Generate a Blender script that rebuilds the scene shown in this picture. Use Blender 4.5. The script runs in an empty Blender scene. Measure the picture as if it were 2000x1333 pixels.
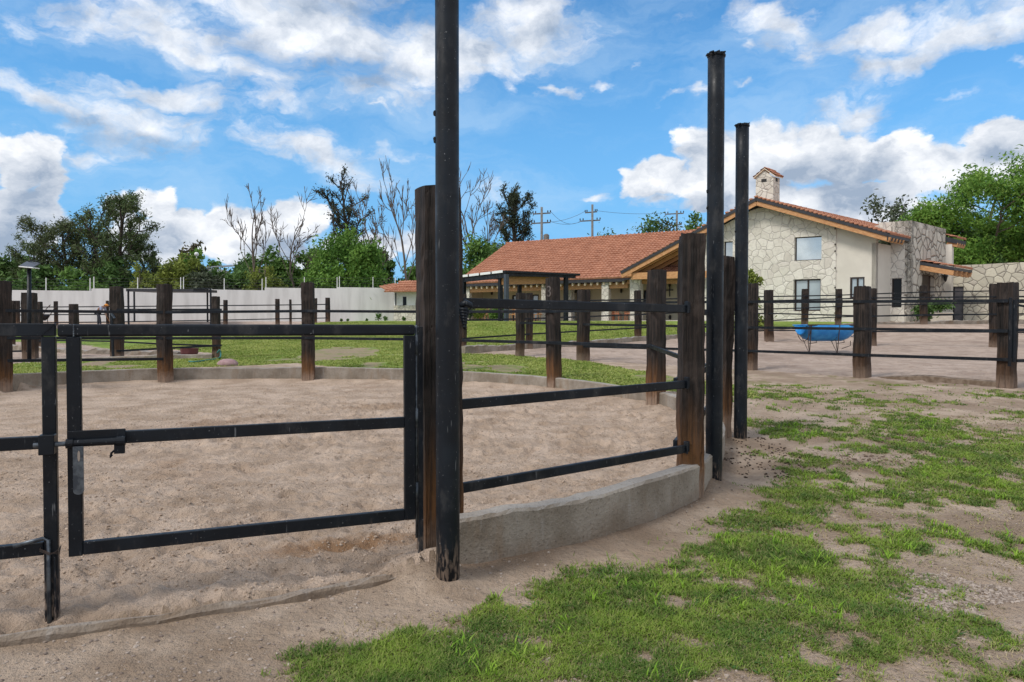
import bpy, bmesh, math, random
import numpy as np
from mathutils import Vector, Matrix, Euler

random.seed(7); np.random.seed(7)
R = math.radians
scn = bpy.context.scene
COL = scn.collection
# ------------------------------------------------------------------ camera model (24 mm, eye height 1.5 m)
F, CX, CY, CAMH = 1333.0, 1000.0, 666.5, 1.5
PIT = math.atan(26.5 / F)
cP, sP = math.cos(PIT), math.sin(PIT)

def ray(px, py):
    a, b = (px - CX) / F, (CY - py) / F
    return Vector((a, cP + b * sP, b * cP - sP))
def at(px, py, Y):
    d = ray(px, py); t = Y / d.y
    return Vector((t * d.x, Y, CAMH + t * d.z))
def zpx(py, Y): return at(1000, py, Y).z

# ------------------------------------------------------------------ terrain profile
_T = [(-400,0),(0,0),(5.5,0.0),(8.5,.12),(12,.32),(15,.39),(17.2,.43),(21,.58),(23.5,.75),(26.5,.86),(28.5,.94),
      (31,1.16),(33,1.6),(35,1.74),(38,1.84),(42,1.9),(48,1.93),(55,1.96),(80,2.0),(150,2.2),(700,3.2)]
_ty = np.arange(-60, 120, .1)
_tz = np.interp(_ty, [a for a, b in _T], [b for a, b in _T])
_k = np.exp(-np.linspace(-2, 2, 15) ** 2); _k /= _k.sum()
_tz = np.convolve(np.pad(_tz, 7, mode='edge'), _k, mode='valid')
def prof(y):
    y = np.asarray(y, float)
    return np.where(y < 115, np.interp(y, _ty, _tz), np.interp(y, [a for a, b in _T], [b for a, b in _T]))
def on_ground(px, py, off=0.0):
    lo, hi = 1.5, 46.0
    f = lambda Y: at(px, py, Y).z - (float(prof(Y)) + off)
    prev = lo
    for Y in np.arange(1.6, 60, .1):
        if f(Y) <= 0:
            lo, hi = prev, Y; break
        prev = Y
    else:
        return at(px, py, 40)
    for _ in range(30):
        m = (lo + hi) / 2
        if f(m) > 0: lo = m
        else: hi = m
    return at(px, py, hi)

# ------------------------------------------------------------------ numpy value noise
_perm = np.random.RandomState(3).permutation(512)
_val = np.random.RandomState(4).rand(512)
def vnoise(x, y):
    xi, yi = np.floor(x).astype(np.int64), np.floor(y).astype(np.int64)
    xf, yf = x - xi, y - yi
    u, v = xf * xf * (3 - 2 * xf), yf * yf * (3 - 2 * yf)
    h = lambda a, b: _val[(_perm[(a & 511)] + b * 57) & 511]
    a, b, c, d = h(xi, yi), h(xi + 1, yi), h(xi, yi + 1), h(xi + 1, yi + 1)
    return (a * (1 - u) + b * u) * (1 - v) + (c * (1 - u) + d * u) * v
def fbm(x, y, o=4, g=.5):
    s, a, t = 0, 1, 0
    for i in range(o):
        s = s + a * vnoise(x * 2 ** i + i * 17.3, y * 2 ** i + i * 9.1); t += a; a *= g
    return s / t
def sstep(a, b, x):
    t = np.clip((x - a) / (b - a), 0, 1); return t * t * (3 - 2 * t)

# ------------------------------------------------------------------ objects helpers
def tag(o, label=None, cat=None, group=None, kind=None):
    if label: o['label'] = label
    if cat: o['category'] = cat
    if group: o['group'] = group
    if kind: o['kind'] = kind
    return o
def empty(name, loc, label=None, cat=None, group=None):
    o = bpy.data.objects.new(name, None); COL.objects.link(o); o.location = loc; o.empty_display_size = .2
    return tag(o, label, cat, group)
def wloc(o):
    v = Vector((0, 0, 0))
    while o is not None:
        v += o.location; o = o.parent
    return v
class MB:
    def __init__(s): s.v = []; s.f = []; s.attr = []
    def add(s, vs, fs):
        n = len(s.v); s.v += [tuple(p) for p in vs]; s.f += [tuple(i + n for i in f) for f in fs]; return s
    def hexa(s, p):   # 8 points: bottom 0-3 ccw, top 4-7
        return s.add(p, [(3,2,1,0),(4,5,6,7),(0,1,5,4),(1,2,6,5),(2,3,7,6),(3,0,4,7)])
    def box(s, c, size, rot=None):
        c = Vector(c); x, y, z = [q / 2 for q in size]
        P = [Vector(q) for q in ((-x,-y,-z),(x,-y,-z),(x,y,-z),(-x,y,-z),(-x,-y,z),(x,-y,z),(x,y,z),(-x,y,z))]
        if rot is not None: P = [rot @ q for q in P]
        return s.hexa([c + q for q in P])
    def boxz(s, c, size, yaw=0): return s.box(c, size, Matrix.Rotation(yaw, 3, 'Z'))
    def bar(s, p0, p1, w, h, up=(0, 0, 1)):
        p0, p1 = Vector(p0), Vector(p1); d = (p1 - p0).normalized(); up = Vector(up)
        r = d.cross(up)
        if r.length < 1e-4: r = d.cross(Vector((0, 1, 0)))
        r.normalize(); u = r.cross(d).normalized()
        r *= w / 2; u *= h / 2
        P = [p0 - r - u, p0 + r - u, p1 + r - u, p1 - r - u, p0 - r + u, p0 + r + u, p1 + r + u, p1 - r + u]
        return s.hexa(P)
    def tube(s, pts, rads, n=8, cap=True):
        pts = [Vector(p) for p in pts]
        if not hasattr(rads, '__len__'): rads = [rads] * len(pts)
        base = len(s.v); nor = None
        for i, p in enumerate(pts):
            d = (pts[min(i + 1, len(pts) - 1)] - pts[max(i - 1, 0)]).normalized()
            if nor is None:
                nor = d.orthogonal().normalized()
            else:
                nor = (nor - d * nor.dot(d)); nor = nor.normalized() if nor.length > 1e-5 else d.orthogonal().normalized()
            b = d.cross(nor)
            for k in range(n):
                a = 2 * math.pi * k / n
                s.v.append(tuple(p + (nor * math.cos(a) + b * math.sin(a)) * rads[i]))
        for i in range(len(pts) - 1):
            for k in range(n):
                a, b2 = base + i * n + k, base + i * n + (k + 1) % n
                s.f.append((a, b2, b2 + n, a + n))
        if cap:
            s.f.append(tuple(base + k for k in range(n))[::-1]); s.f.append(tuple(base + (len(pts) - 1) * n + k for k in range(n)))
        return s
    def lathe(s, c, prof_, n=16, rot=None):   # prof_: (r,z)
        c = Vector(c); base = len(s.v)
        for r, z in prof_:
            for k in range(n):
                a = 2 * math.pi * k / n; q = Vector((r * math.cos(a), r * math.sin(a), z))
                if rot is not None: q = rot @ q
                s.v.append(tuple(c + q))
        for i in range(len(prof_) - 1):
            for k in range(n):
                a, b = base + i * n + k, base + i * n + (k + 1) % n
                s.f.append((a, b, b + n, a + n))
        s.f.append(tuple(base + k for k in range(n))[::-1]); s.f.append(tuple(base + (len(prof_) - 1) * n + k for k in range(n)))
        return s
    def blob(s, c, r, n=7, m=5, jit=.15, rnd=random):
        c = Vector(c); prof_ = []
        base = len(s.v)
        for i in range(1, m):
            t = math.pi * i / m
            for k in range(n):
                a = 2 * math.pi * k / n; j = 1 + rnd.uniform(-jit, jit)
                s.v.append((c.x + r[0] * j * math.sin(t) * math.cos(a), c.y + r[1] * j * math.sin(t) * math.sin(a), c.z + r[2] * j * math.cos(t)))
        for i in range(m - 2):
            for k in range(n):
                a, b = base + i * n + k, base + i * n + (k + 1) % n
                s.f.append((a, a + n, b + n, b))
        s.f.append(tuple(base + k for k in range(n))); s.f.append(tuple(base + (m - 2) * n + k for k in range(n))[::-1])
        return s
    def build(s, name, m, parent=None, smooth=False, bevel=0, seg=1):
        off = wloc(parent) if parent is not None else Vector((0, 0, 0))
        me = bpy.data.meshes.new(name)
        me.from_pydata([(a - off.x, b - off.y, c - off.z) for a, b, c in s.v], [], s.f)
        o = bpy.data.objects.new(name, me); COL.objects.link(o)
        if m: me.materials.append(m)
        if parent is not None: o.parent = parent
        if smooth: me.shade_smooth()
        if bevel:
            b = o.modifiers.new('b', 'BEVEL'); b.width = bevel; b.segments = seg; b.limit_method = 'ANGLE'
        return o
    def build_at(s, name, m, loc, **kw):   # top-level mesh with its origin at loc
        off = Vector(loc); s.v = [(a - off.x, b - off.y, c - off.z) for a, b, c in s.v]
        o = s.build(name, m, None, **kw); o.location = off; return o
def np_mesh(name, V, Q, m=None, parent=None, smooth=False, attrs=None):
    """V (n,3), Q (m,k) faces of equal size (or list of such arrays)"""
    if not isinstance(Q, list): Q = [Q]
    off = wloc(parent) if parent is not None else Vector((0, 0, 0))
    V = np.asarray(V, np.float32) - np.array(off, np.float32)
    me = bpy.data.meshes.new(name)
    me.vertices.add(len(V)); me.vertices.foreach_set('co', V.ravel())
    loops = np.concatenate([q.ravel() for q in Q]).astype(np.int32)
    tot = np.concatenate([np.full(len(q), q.shape[1]) for q in Q]).astype(np.int32)
    st = np.concatenate([[0], np.cumsum(tot)[:-1]]).astype(np.int32)
    me.loops.add(len(loops)); me.loops.foreach_set('vertex_index', loops)
    me.polygons.add(len(tot)); me.polygons.foreach_set('loop_start', st); me.polygons.foreach_set('loop_total', tot)
    me.polygons.foreach_set('use_smooth', np.full(len(tot), bool(smooth)))
    if attrs:
        for k, a in attrs.items():
            at_ = me.attributes.new(k, 'FLOAT', 'POINT'); at_.data.foreach_set('value', np.asarray(a, np.float32))
    me.update(calc_edges=True)
    o = bpy.data.objects.new(name, me); COL.objects.link(o)
    if m: me.materials.append(m)
    if parent is not None: o.parent = parent
    return o

# ------------------------------------------------------------------ materials
class NT:
    def __init__(s, tree): s.t = tree; s.n = tree.nodes; s.l = tree.links
    def node(s, typ, ins=None, **props):
        n = s.n.new(typ)
        for k, v in props.items(): setattr(n, k, v)
        for k, v in (ins or {}).items(): s.set(n.inputs[k], v)
        return n
    def set(s, sock, v):
        if isinstance(v, bpy.types.NodeSocket): s.l.new(v, sock)
        elif v is not None:
            if hasattr(sock.default_value, '__len__') and isinstance(v, (tuple, list)) and len(v) == 3 and len(sock.default_value) == 4: v = (*v, 1)
            sock.default_value = v
    def math(s, op, a, b=None, c=None, clamp=False):
        n = s.n.new('ShaderNodeMath'); n.operation = op; n.use_clamp = clamp
        s.set(n.inputs[0], a)
        if b is not None: s.set(n.inputs[1], b)
        if c is not None: s.set(n.inputs[2], c)
        return n.outputs[0]
    def noise(s, vec, scale, detail=4, rough=.55, dist=0, dim='3D'):
        n = s.node('ShaderNodeTexNoise', {'Scale': scale, 'Detail': detail, 'Roughness': rough, 'Distortion': dist}, noise_dimensions=dim)
        if vec is not None: s.l.new(vec, n.inputs['Vector'])
        return n.outputs['Fac']
    def mapr(s, v, a, b, c=0., d=1., smooth=True):
        n = s.node('ShaderNodeMapRange', {'From Min': a, 'From Max': b, 'To Min': c, 'To Max': d}); n.interpolation_type = 'SMOOTHSTEP' if smooth else 'LINEAR'
        s.l.new(v, n.inputs['Value']); return n.outputs['Result']
    def mix(s, f, a, b, typ='MIX'):
        n = s.n.new('ShaderNodeMix'); n.data_type = 'RGBA'; n.blend_type = typ
        s.set(n.inputs[0], f); s.set(n.inputs[6], a); s.set(n.inputs[7], b); return n.outputs[2]
    def mapping(s, vec, scale=(1, 1, 1), loc=(0, 0, 0), rot=(0, 0, 0), typ='POINT'):
        n = s.node('ShaderNodeMapping', {'Location': loc, 'Rotation': rot, 'Scale': scale}, vector_type=typ); s.l.new(vec, n.inputs['Vector']); return n.outputs[0]
    def bump(s, h, strength=.5, dist=.02, normal=None):
        n = s.node('ShaderNodeBump', {'Strength': strength, 'Distance': dist}); s.l.new(h, n.inputs['Height'])
        if normal is not None: s.l.new(normal, n.inputs['Normal'])
        return n.outputs[0]
def new_mat(name):
    m = bpy.data.materials.new(name); m.use_nodes = True
    t = NT(m.node_tree); b = m.node_tree.nodes['Principled BSDF']
    return m, t, b
def wpos(t): return t.node('ShaderNodeNewGeometry').outputs['Position']
def opos(t): return t.node('ShaderNodeTexCoord').outputs['Object']

def pmat(name, c1, c2, scale=3, rough=.8, bump=.3, bscale=None, bdist=.01, metal=0, spec=.5, stretch=(1,1,1), lo=.35, hi=.65, coords='o'):
    m, t, b = new_mat(name)
    v = opos(t) if coords == 'o' else wpos(t)
    v = t.mapping(v, stretch)
    n = t.noise(v, scale, 5)
    t.set(b.inputs['Base Color'], t.mix(t.mapr(n, lo, hi), c1, c2))
    t.set(b.inputs['Roughness'], rough); t.set(b.inputs['Metallic'], metal); t.set(b.inputs['Specular IOR Level'], spec)
    if bump: t.set(b.inputs['Normal'], t.bump(t.noise(v, bscale or scale * 6, 5), bump, bdist))
    return m

def steel_mat():
    m, t, b = new_mat('black_painted_steel')
    v = wpos(t)
    sp = t.mapr(t.noise(v, 80, 2), .695, .76)
    sc = t.mapr(t.noise(t.mapping(v, (1, 1, .12)), 50, 2), .70, .76)
    sp = t.math('MULTIPLY', t.math('MAXIMUM', sp, t.math('MULTIPLY', sc, .6)), .55)
    big = t.mapr(t.noise(v, 3.0, 4), .4, .75)
    c = t.mix(big, (.0035, .0055, .009), (.009, .0135, .020))
    c = t.mix(sp, c, (.30, .31, .32))
    c = t.mix(t.math('MULTIPLY', t.mapr(t.noise(t.mapping(v, (1, 1, .5)), 6, 5, .7), .52, .72), .28), c, (.10, .095, .09))
    # dust low down on the steel
    z = t.node('ShaderNodeSeparateXYZ'); t.l.new(v, z.inputs[0])
    d = t.math('MULTIPLY', t.mapr(t.math('ADD', z.outputs[2], t.math('MULTIPLY', t.noise(t.mapping(v, (1,1,.25)), 30, 4), .55)), .62, .25), .85)
    dd = t.math('MULTIPLY', d, t.mapr(t.noise(t.mapping(v, (1, 1, .3)), 55, 4), .45, .6))
    c = t.mix(dd, c, (.27, .20, .155))
    t.set(b.inputs['Base Color'], c)
    t.set(b.inputs['Roughness'], t.mapr(t.noise(v, 9, 5), .3, .7, .34, .55))
    t.set(b.inputs['Specular IOR Level'], .26)
    t.set(b.inputs['Normal'], t.bump(t.noise(v, 40, 3), .06, .01))
    return m
def sleeper_mat(name='tarred_sleeper_wood', stain=.85, dusty=.8):
    m, t, b = new_mat(name)
    v = opos(t)
    s = t.noise(t.mapping(v, (26, 26, 1.1)), 1.0, 6, .65)
    s2 = t.noise(t.mapping(v, (60, 60, 2.2)), 1.0, 4, .6)
    c = t.mix(t.mapr(s, .34, .72), (.0055, .0045, .0041), (.050, .035, .028))
    c = t.mix(t.math('MULTIPLY', t.mapr(t.noise(v, 2.2, 3), .5, .7), .7), c, (.062, .046, .038))
    z = t.node('ShaderNodeSeparateXYZ'); t.l.new(v, z.inputs[0])
    h = t.math('ADD', z.outputs[2], t.math('MULTIPLY', t.noise(t.mapping(v, (9, 9, .8)), 1.0, 5), .9))
    st = t.math('MULTIPLY', t.mapr(h, 1.42, .70), t.mapr(s2, .25, .65, .25, 1))
    c = t.mix(t.math('MULTIPLY', st, stain), c, (.19, .082, .025))
    dust = t.mapr(t.math('ADD', z.outputs[2], t.math('MULTIPLY', t.noise(v, 14, 4), .22)), .46, .14)
    c = t.mix(t.math('MULTIPLY', dust, dusty), c, (.31, .225, .17))
    t.set(b.inputs['Base Color'], c); t.set(b.inputs['Roughness'], .75); t.set(b.inputs['Specular IOR Level'], .3)
    hh = t.math('ADD', s, t.math('MULTIPLY', s2, .6))
    cr = t.mapr(t.noise(t.mapping(v, (34, 34, .9), (3, 1, 2)), 1.0, 3), .30, .42)
    t.set(b.inputs['Normal'], t.bump(t.math('ADD', hh, t.math('MULTIPLY', cr, 1.0)), 1.0, .022))
    return m
def stone_mat(name, scale, c1, c2, mortar, gap=.035, bump=1.0):
    m, t, b = new_mat(name)
    v = wpos(t)
    vv = t.node('ShaderNodeVectorMath', {0: v}, operation='ADD')
    nz = t.node('ShaderNodeTexNoise', {'Scale': 1.3, 'Detail': 2.0}); t.l.new(v, nz.inputs['Vector'])
    sc = t.node('ShaderNodeVectorMath', {0: nz.outputs['Color'], 'Scale': .22}, operation='SCALE')
    t.l.new(sc.outputs[0], vv.inputs[1])
    e = t.node('ShaderNodeTexVoronoi', {'Scale': scale, 'Randomness': .95}, feature='DISTANCE_TO_EDGE'); t.l.new(vv.outputs[0], e.inputs['Vector'])
    f = t.node('ShaderNodeTexVoronoi', {'Scale': scale, 'Randomness': .95}, feature='F1'); t.l.new(vv.outputs[0], f.inputs['Vector'])
    sep = t.node('ShaderNodeSeparateColor'); t.l.new(f.outputs['Color'], sep.inputs[0])
    c = t.mix(sep.outputs[0], c1, c2)
    c = t.mix(t.math('MULTIPLY', t.mapr(sep.outputs[1], .5, 1), .35), c, (.46, .40, .36))
    c = t.mix(t.math('MULTIPLY', t.mapr(t.noise(v, 7, 5), .4, .8), .35), c, (.30, .27, .23))
    g = t.mapr(e.outputs['Distance'], gap * .45, gap)
    c = t.mix(g, mortar, c)
    t.set(b.inputs['Base Color'], c); t.set(b.inputs['Roughness'], .9); t.set(b.inputs['Specular IOR Level'], .2)
    h = t.math('ADD', t.mapr(e.outputs['Distance'], gap * .4, gap * 2.2), t.math('MULTIPLY', t.noise(v, 14, 4), .4))
    t.set(b.inputs['Normal'], t.bump(h, bump, .04))
    return m
def leaf_mat(name, c1, c2, c3=None, trans=.25, scale=.6):
    m, t, b = new_mat(name)
    g = t.node('ShaderNodeNewGeometry')
    n = t.noise(g.outputs['Position'], scale, 3)
    c = t.mix(t.mapr(n, .35, .65), c1, c2)
    rr = g.outputs['Random Per Island']
    c = t.mix(t.math('MULTIPLY', t.mapr(rr, .55, 1, smooth=False), .6), c, c3 or tuple(min(1, q * 1.7) for q in c2))
    t.set(b.inputs['Base Color'], c); t.set(b.inputs['Roughness'], .6); t.set(b.inputs['Specular IOR Level'], .25)
    tr = t.node('ShaderNodeBsdfTranslucent'); t.l.new(c, tr.inputs[0])
    mx = t.node('ShaderNodeMixShader', {0: trans}); t.l.new(b.outputs[0], mx.inputs[1]); t.l.new(tr.outputs[0], mx.inputs[2])
    t.l.new(mx.outputs[0], m.node_tree.nodes['Material Output'].inputs[0])
    return m
def ground_mat(name, kind):
    m, t, b = new_mat(name)
    v = wpos(t)
    big = t.noise(v, .35, 4); mid = t.noise(v, 1.7, 5, .6); fine = t.noise(v, 28, 6, .65); vf = t.noise(v, 120, 3, .6)
    if kind == 'arena':
        c = t.mix(t.mapr(mid, .32, .68), (.405, .300, .222), (.585, .452, .352))
        c = t.mix(t.math('MULTIPLY', t.mapr(big, .56, .68), .5), c, (.33, .21, .135))
        # orange damp stain near the gate
        q = t.mapping(v, (1/.95, 1/.26, 1), (-.85, 5.15, 0), (0, 0, R(14)), 'TEXTURE')
        q = t.mapping(v, (.72, .20, 100), (-1.12, 4.52, 0), (0, 0, R(20)), 'TEXTURE')
        ln = t.node('ShaderNodeVectorMath', {0: q}, operation='LENGTH').outputs['Value']
        c = t.mix(t.math('MULTIPLY', t.mapr(t.math('ADD', ln, t.math('MULTIPLY', fine, .9)), 1.6, .7), .85), c, (.30, .165, .08))
        q = t.mapping(v, (1.4, .6, 100), (-2.3, 12.2, 0), (0, 0, 0), 'TEXTURE')
        ln = t.node('ShaderNodeVectorMath', {0: q}, operation='LENGTH').outputs['Value']
        c = t.mix(t.math('MULTIPLY', t.mapr(t.math('ADD', ln, t.math('MULTIPLY', mid, 1.0)), 1.5, .6), .5), c, (.27, .17, .10))
    elif kind == 'paddock':
        c = t.mix(t.mapr(mid, .3, .7), (.40, .305, .245), (.54, .425, .35))
        c = t.mix(t.math('MULTIPLY', t.mapr(big, .5, .7), .45), c, (.24, .17, .135)); c = t.mix(t.math('MULTIPLY', t.mapr(t.noise(t.mapping(v, (1, 2.2, 1)), 2.6, 6, .7), .54, .66), .55), c, (.20, .14, .105))
    elif kind == 'lawn':
        c = t.mix(t.mapr(mid, .35, .68), (.17, .255, .045), (.31, .39, .09))
        c = t.mix(t.math('MULTIPLY', t.mapr(t.noise(v, .8, 5, .65), .52, .68), .6), c, (.36, .32, .12))
        c = t.mix(t.math('MULTIPLY', t.mapr(fine, .5, .7), .35), c, (.07, .12, .02))
        a = t.node('ShaderNodeAttribute', attribute_name='bare').outputs['Fac']
        c = t.mix(t.mapr(t.math('ADD', a, t.math('MULTIPLY', t.math('SUBTRACT', mid, .5), 1.1)), .4, .75), c, (.36, .28, .19))
    else:
        c = t.mix(t.mapr(mid, .32, .68), (.395, .293, .213), (.57, .445, .343))
        c = t.mix(t.math('MULTIPLY', t.mapr(t.noise(v, .9, 5, .6), .47, .62), .7), c, (.29, .208, .145))
        a = t.node('ShaderNodeAttribute', attribute_name='grass').outputs['Fac']
        c = t.mix(t.math('MULTIPLY', t.mapr(t.math('ADD', a, t.math('MULTIPLY', t.math('SUBTRACT', mid, .5), .8)), .25, .8), .75), c, (.23, .21, .085))
        w = t.node('ShaderNodeAttribute', attribute_name='damp').outputs['Fac']
        c = t.mix(t.math('MULTIPLY', w, .75), c, (.155, .105, .07))
    c = t.mix(t.math('MULTIPLY', t.mapr(fine, .56, .72), .5), c, (.16, .115, .085) if kind != 'lawn' else (.1, .13, .03))  # fine dark specks: moisture spots, with small crevice shadows put into the colour
    c = t.mix(t.math('MULTIPLY', t.mapr(vf, .62, .75), .3), c, (.72, .62, .52) if kind != 'lawn' else (.3, .36, .10))
    t.set(b.inputs['Base Color'], c); t.set(b.inputs['Roughness'], .95); t.set(b.inputs['Specular IOR Level'], .15)
    clod = t.node('ShaderNodeTexVoronoi', {'Scale': 17.0}, feature='SMOOTH_F1'); t.l.new(v, clod.inputs['Vector'])
    h = t.math('ADD', t.math('ADD', t.math('MULTIPLY', fine, 1.0), t.math('MULTIPLY', vf, .35)), t.math('MULTIPLY', clod.outputs['Distance'], -.5))
    t.set(b.inputs['Normal'], t.bump(h, 1.0, .045 if kind != 'lawn' else .05))
    return m
def tile_mat():
    m, t, b = new_mat('clay_roof_tile')
    a = t.node('ShaderNodeAttribute', attribute_name='tile').outputs['Fac']
    v = wpos(t)
    c = t.mix(a, (.365, .162, .098), (.465, .22, .136))
    c = t.mix(t.math('MULTIPLY', t.mapr(t.noise(v, 1.1, 5, .6), .45, .75), .5), c, (.27, .115, .07))
    c = t.mix(t.math('MULTIPLY', t.mapr(t.noise(v, 9, 3), .55, .75), .4), c, (.58, .36, .26))
    t.set(b.inputs['Base Color'], c); t.set(b.inputs['Roughness'], .85); t.set(b.inputs['Specular IOR Level'], .25)
    return m
M = {}
M['steel'] = steel_mat()
M['sleeper'] = sleeper_mat(); M['sleeper_dark'] = sleeper_mat('dark_tarred_sleeper', .28, .45)
M['worn_steel'] = pmat('worn_grey_steel', (.05, .06, .075), (.13, .15, .17), 25, .4, .1, metal=.6)
M['concrete'] = None
M['stone'] = stone_mat('cream_field_stone', 2.3, (.62, .585, .51), (.75, .71, .635), (.40, .37, .335), .034, .4)
M['stone_small'] = stone_mat('cream_column_stone', 3.2, (.60, .56, .48), (.72, .68, .60), (.33, .30, .265), .045, .5)
M['stone_wall'] = stone_mat('buff_boundary_stone', 2.2, (.45, .42, .335), (.58, .54, .43), (.20, .18, .15), .045, .5)
M['stone_rough'] = stone_mat('grey_tower_stone', 1.7, (.50, .465, .40), (.62, .585, .51), (.18, .16, .14), .05, 1.3)
M['cream'] = pmat('cream_render', (.60, .56, .49), (.655, .615, .54), 1.2, .9, .08, 40, coords='w')
M['cream_warm'] = pmat('cream_terrace_render', (.62, .54, .38), (.68, .60, .44), 1.2, .9, .08, 40, coords='w')
M['white_wall'] = pmat('pale_grey_garden_wall', (.52, .51, .50), (.64, .63, .62), 1.1, .9, .08, 30, coords='w', stretch=(1.6, 1.6, .25), lo=.28, hi=.62)
M['tile'] = tile_mat()
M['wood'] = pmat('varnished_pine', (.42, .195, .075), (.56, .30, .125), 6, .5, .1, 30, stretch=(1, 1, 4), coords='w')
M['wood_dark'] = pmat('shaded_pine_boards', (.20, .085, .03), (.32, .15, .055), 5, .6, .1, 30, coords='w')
M['wood_pale'] = pmat('pale_rafter_ends', (.62, .50, .36), (.72, .6, .46), 6, .7, 0, coords='w')
M['fascia'] = pmat('dark_fascia_metal', (.016, .016, .02), (.028, .028, .033), 5, .5, .05, coords='w')
M['frame'] = pmat('dark_brown_window_frame', (.018, .010, .008), (.03, .018, .013), 8, .4, 0)
M['dark'] = pmat('dark_doorway', (.008, .007, .006), (.014, .012, .011), 4, .6, 0)
M['door'] = pmat('dark_wood_door', (.022, .010, .007), (.045, .021, .014), 12, .5, .2, stretch=(5, 5, .6))
M['greydoor'] = pmat('grey_metal_door', (.075, .068, .072), (.10, .09, .093), 3, .5, .05)
M['blue'] = pmat('blue_plastic', (.008, .185, .52), (.03, .27, .62), 4, .35, .05)
M['rust'] = pmat('rusty_bar', (.02, .016, .014), (.06, .035, .025), 20, .7, .2)
M['white'] = pmat('white_paint', (.72, .73, .73), (.8, .8, .8), 8, .5, 0)
M['grey_pole'] = pmat('concrete_utility_pole', (.13, .125, .115), (.19, .18, .17), 4, .9, .2)
M['wire'] = pmat('cable', (.09, .09, .10), (.12, .12, .13), 4, .6, 0)
M['bark'] = pmat('grey_bark', (.10, .080, .062), (.19, .155, .12), 5, .9, .5, stretch=(3, 3, .6))
M['bark_dead'] = pmat('dead_grey_bark', (.085, .065, .053), (.16, .125, .10), 5, .9, .4, stretch=(3, 3, .6))
M['bark_dark'] = pmat('dark_bark', (.035, .028, .022), (.07, .055, .042), 5, .9, .4, stretch=(3, 3, .6))
M['maroon'] = pmat('maroon_tub', (.10, .025, .028), (.15, .045, .045), 4, .6, .1)
M['pink'] = pmat('pink_stone', (.30, .185, .19), (.38, .25, .25), 7, .9, .5)
M['teal'] = pmat('teal_hose', (.02, .13, .12), (.03, .18, .16), 4, .5, 0)
M['skin'] = pmat('skin', (.26, .14, .09), (.30, .17, .11), 4, .6, 0)
M['shirt'] = pmat('pale_blue_shirt', (.27, .31, .42), (.33, .37, .48), 6, .9, .2)
M['trousers'] = pmat('dark_trousers', (.015, .017, .024), (.03, .033, .045), 6, .9, .2)
M['orange'] = pmat('orange_cap', (.6, .22, .03), (.7, .28, .05), 6, .8, 0)
M['hair'] = pmat('black_hair', (.008, .007, .006), (.012, .01, .009), 10, .6, 0)
M['panel'] = pmat('solar_panel', (.06, .065, .08), (.09, .095, .11), 30, .25, 0)
M['terrace'] = pmat('pale_terrace_floor', (.50, .44, .40), (.58, .51, .46), 2, .8, .1, coords='w')
M['pot'] = pmat('pale_pot', (.42, .37, .31), (.5, .45, .38), 6, .9, .2)
M['terracotta'] = pmat('terracotta_furniture', (.34, .12, .055), (.44, .17, .08), 9, .7, .1)
M['zinc'] = pmat('pale_shed_roof', (.5, .53, .56), (.6, .62, .64), 3, .5, 0)
def glass(name, col, rough=.06):
    m, t, b = new_mat(name)
    t.set(b.inputs['Base Color'], t.mix(t.mapr(t.noise(wpos(t), .8, 3), .4, .65), col, tuple(c * 1.25 for c in col)))
    t.set(b.inputs['Roughness'], rough); t.set(b.inputs['Specular IOR Level'], .9); t.set(b.inputs['IOR'], 1.9)
    return m
M['glass_sky'] = glass('mirror_window_glass', (.50, .54, .54), .03)
_g = M['glass_sky'].node_tree.nodes['Principled BSDF']; _g.inputs['Metallic'].default_value = .8
M['glass_blind'] = glass('curtained_window_glass', (.26, .31, .33), .15)
M['glass_dark'] = glass('dark_window_glass', (.006, .008, .009), .12)
M['glass_dark'].node_tree.nodes['Principled BSDF'].inputs['IOR'].default_value = 1.4; M['glass_dark'].node_tree.nodes['Principled BSDF'].inputs['Specular IOR Level'].default_value = .3
def concrete_mat():
    m, t, b = new_mat('weathered_concrete')
    v = wpos(t); z = t.node('ShaderNodeSeparateXYZ'); t.l.new(v, z.inputs[0])
    n = t.noise(v, 2.2, 6, .6); f = t.noise(v, 45, 5, .6)
    c = t.mix(t.mapr(n, .35, .65), (.215, .178, .140), (.335, .292, .245))
    c = t.mix(t.math('MULTIPLY', t.mapr(t.noise(t.mapping(v, (1, 1, .3)), 5, 5), .5, .68), .5), c, (.24, .165, .105))
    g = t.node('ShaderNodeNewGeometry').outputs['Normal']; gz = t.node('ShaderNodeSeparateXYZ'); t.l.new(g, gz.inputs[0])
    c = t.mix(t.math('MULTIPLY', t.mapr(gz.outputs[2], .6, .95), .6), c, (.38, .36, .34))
    sp = t.mapr(t.math('ADD', z.outputs[2], t.math('MULTIPLY', t.noise(t.mapping(v, (1, 1, .5)), 6, 5, .65), .30)), .36, .13)
    c = t.mix(t.math('MULTIPLY', sp, .6), c, (.20, .142, .098))
    c = t.mix(t.math('MULTIPLY', t.mapr(f, .57, .70), .6), c, (.10, .08, .065))
    c = t.mix(t.math('MULTIPLY', t.mapr(t.noise(t.mapping(v, (1, 1, .18)), 16, 4), .56, .7), .35), c, (.40, .37, .34))
    t.set(b.inputs['Base Color'], c); t.set(b.inputs['Roughness'], .92); t.set(b.inputs['Specular IOR Level'], .2)
    t.set(b.inputs['Normal'], t.bump(t.math('ADD', f, t.math('MULTIPLY', t.noise(v, 11, 5), .8)), .9, .016))
    return m
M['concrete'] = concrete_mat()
for k_, kd in (('dirt', 'dirt'), ('arena', 'arena'), ('paddock', 'paddock'), ('lawn', 'lawn')): M[k_] = ground_mat(k_ + '_soil', kd)

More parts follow.
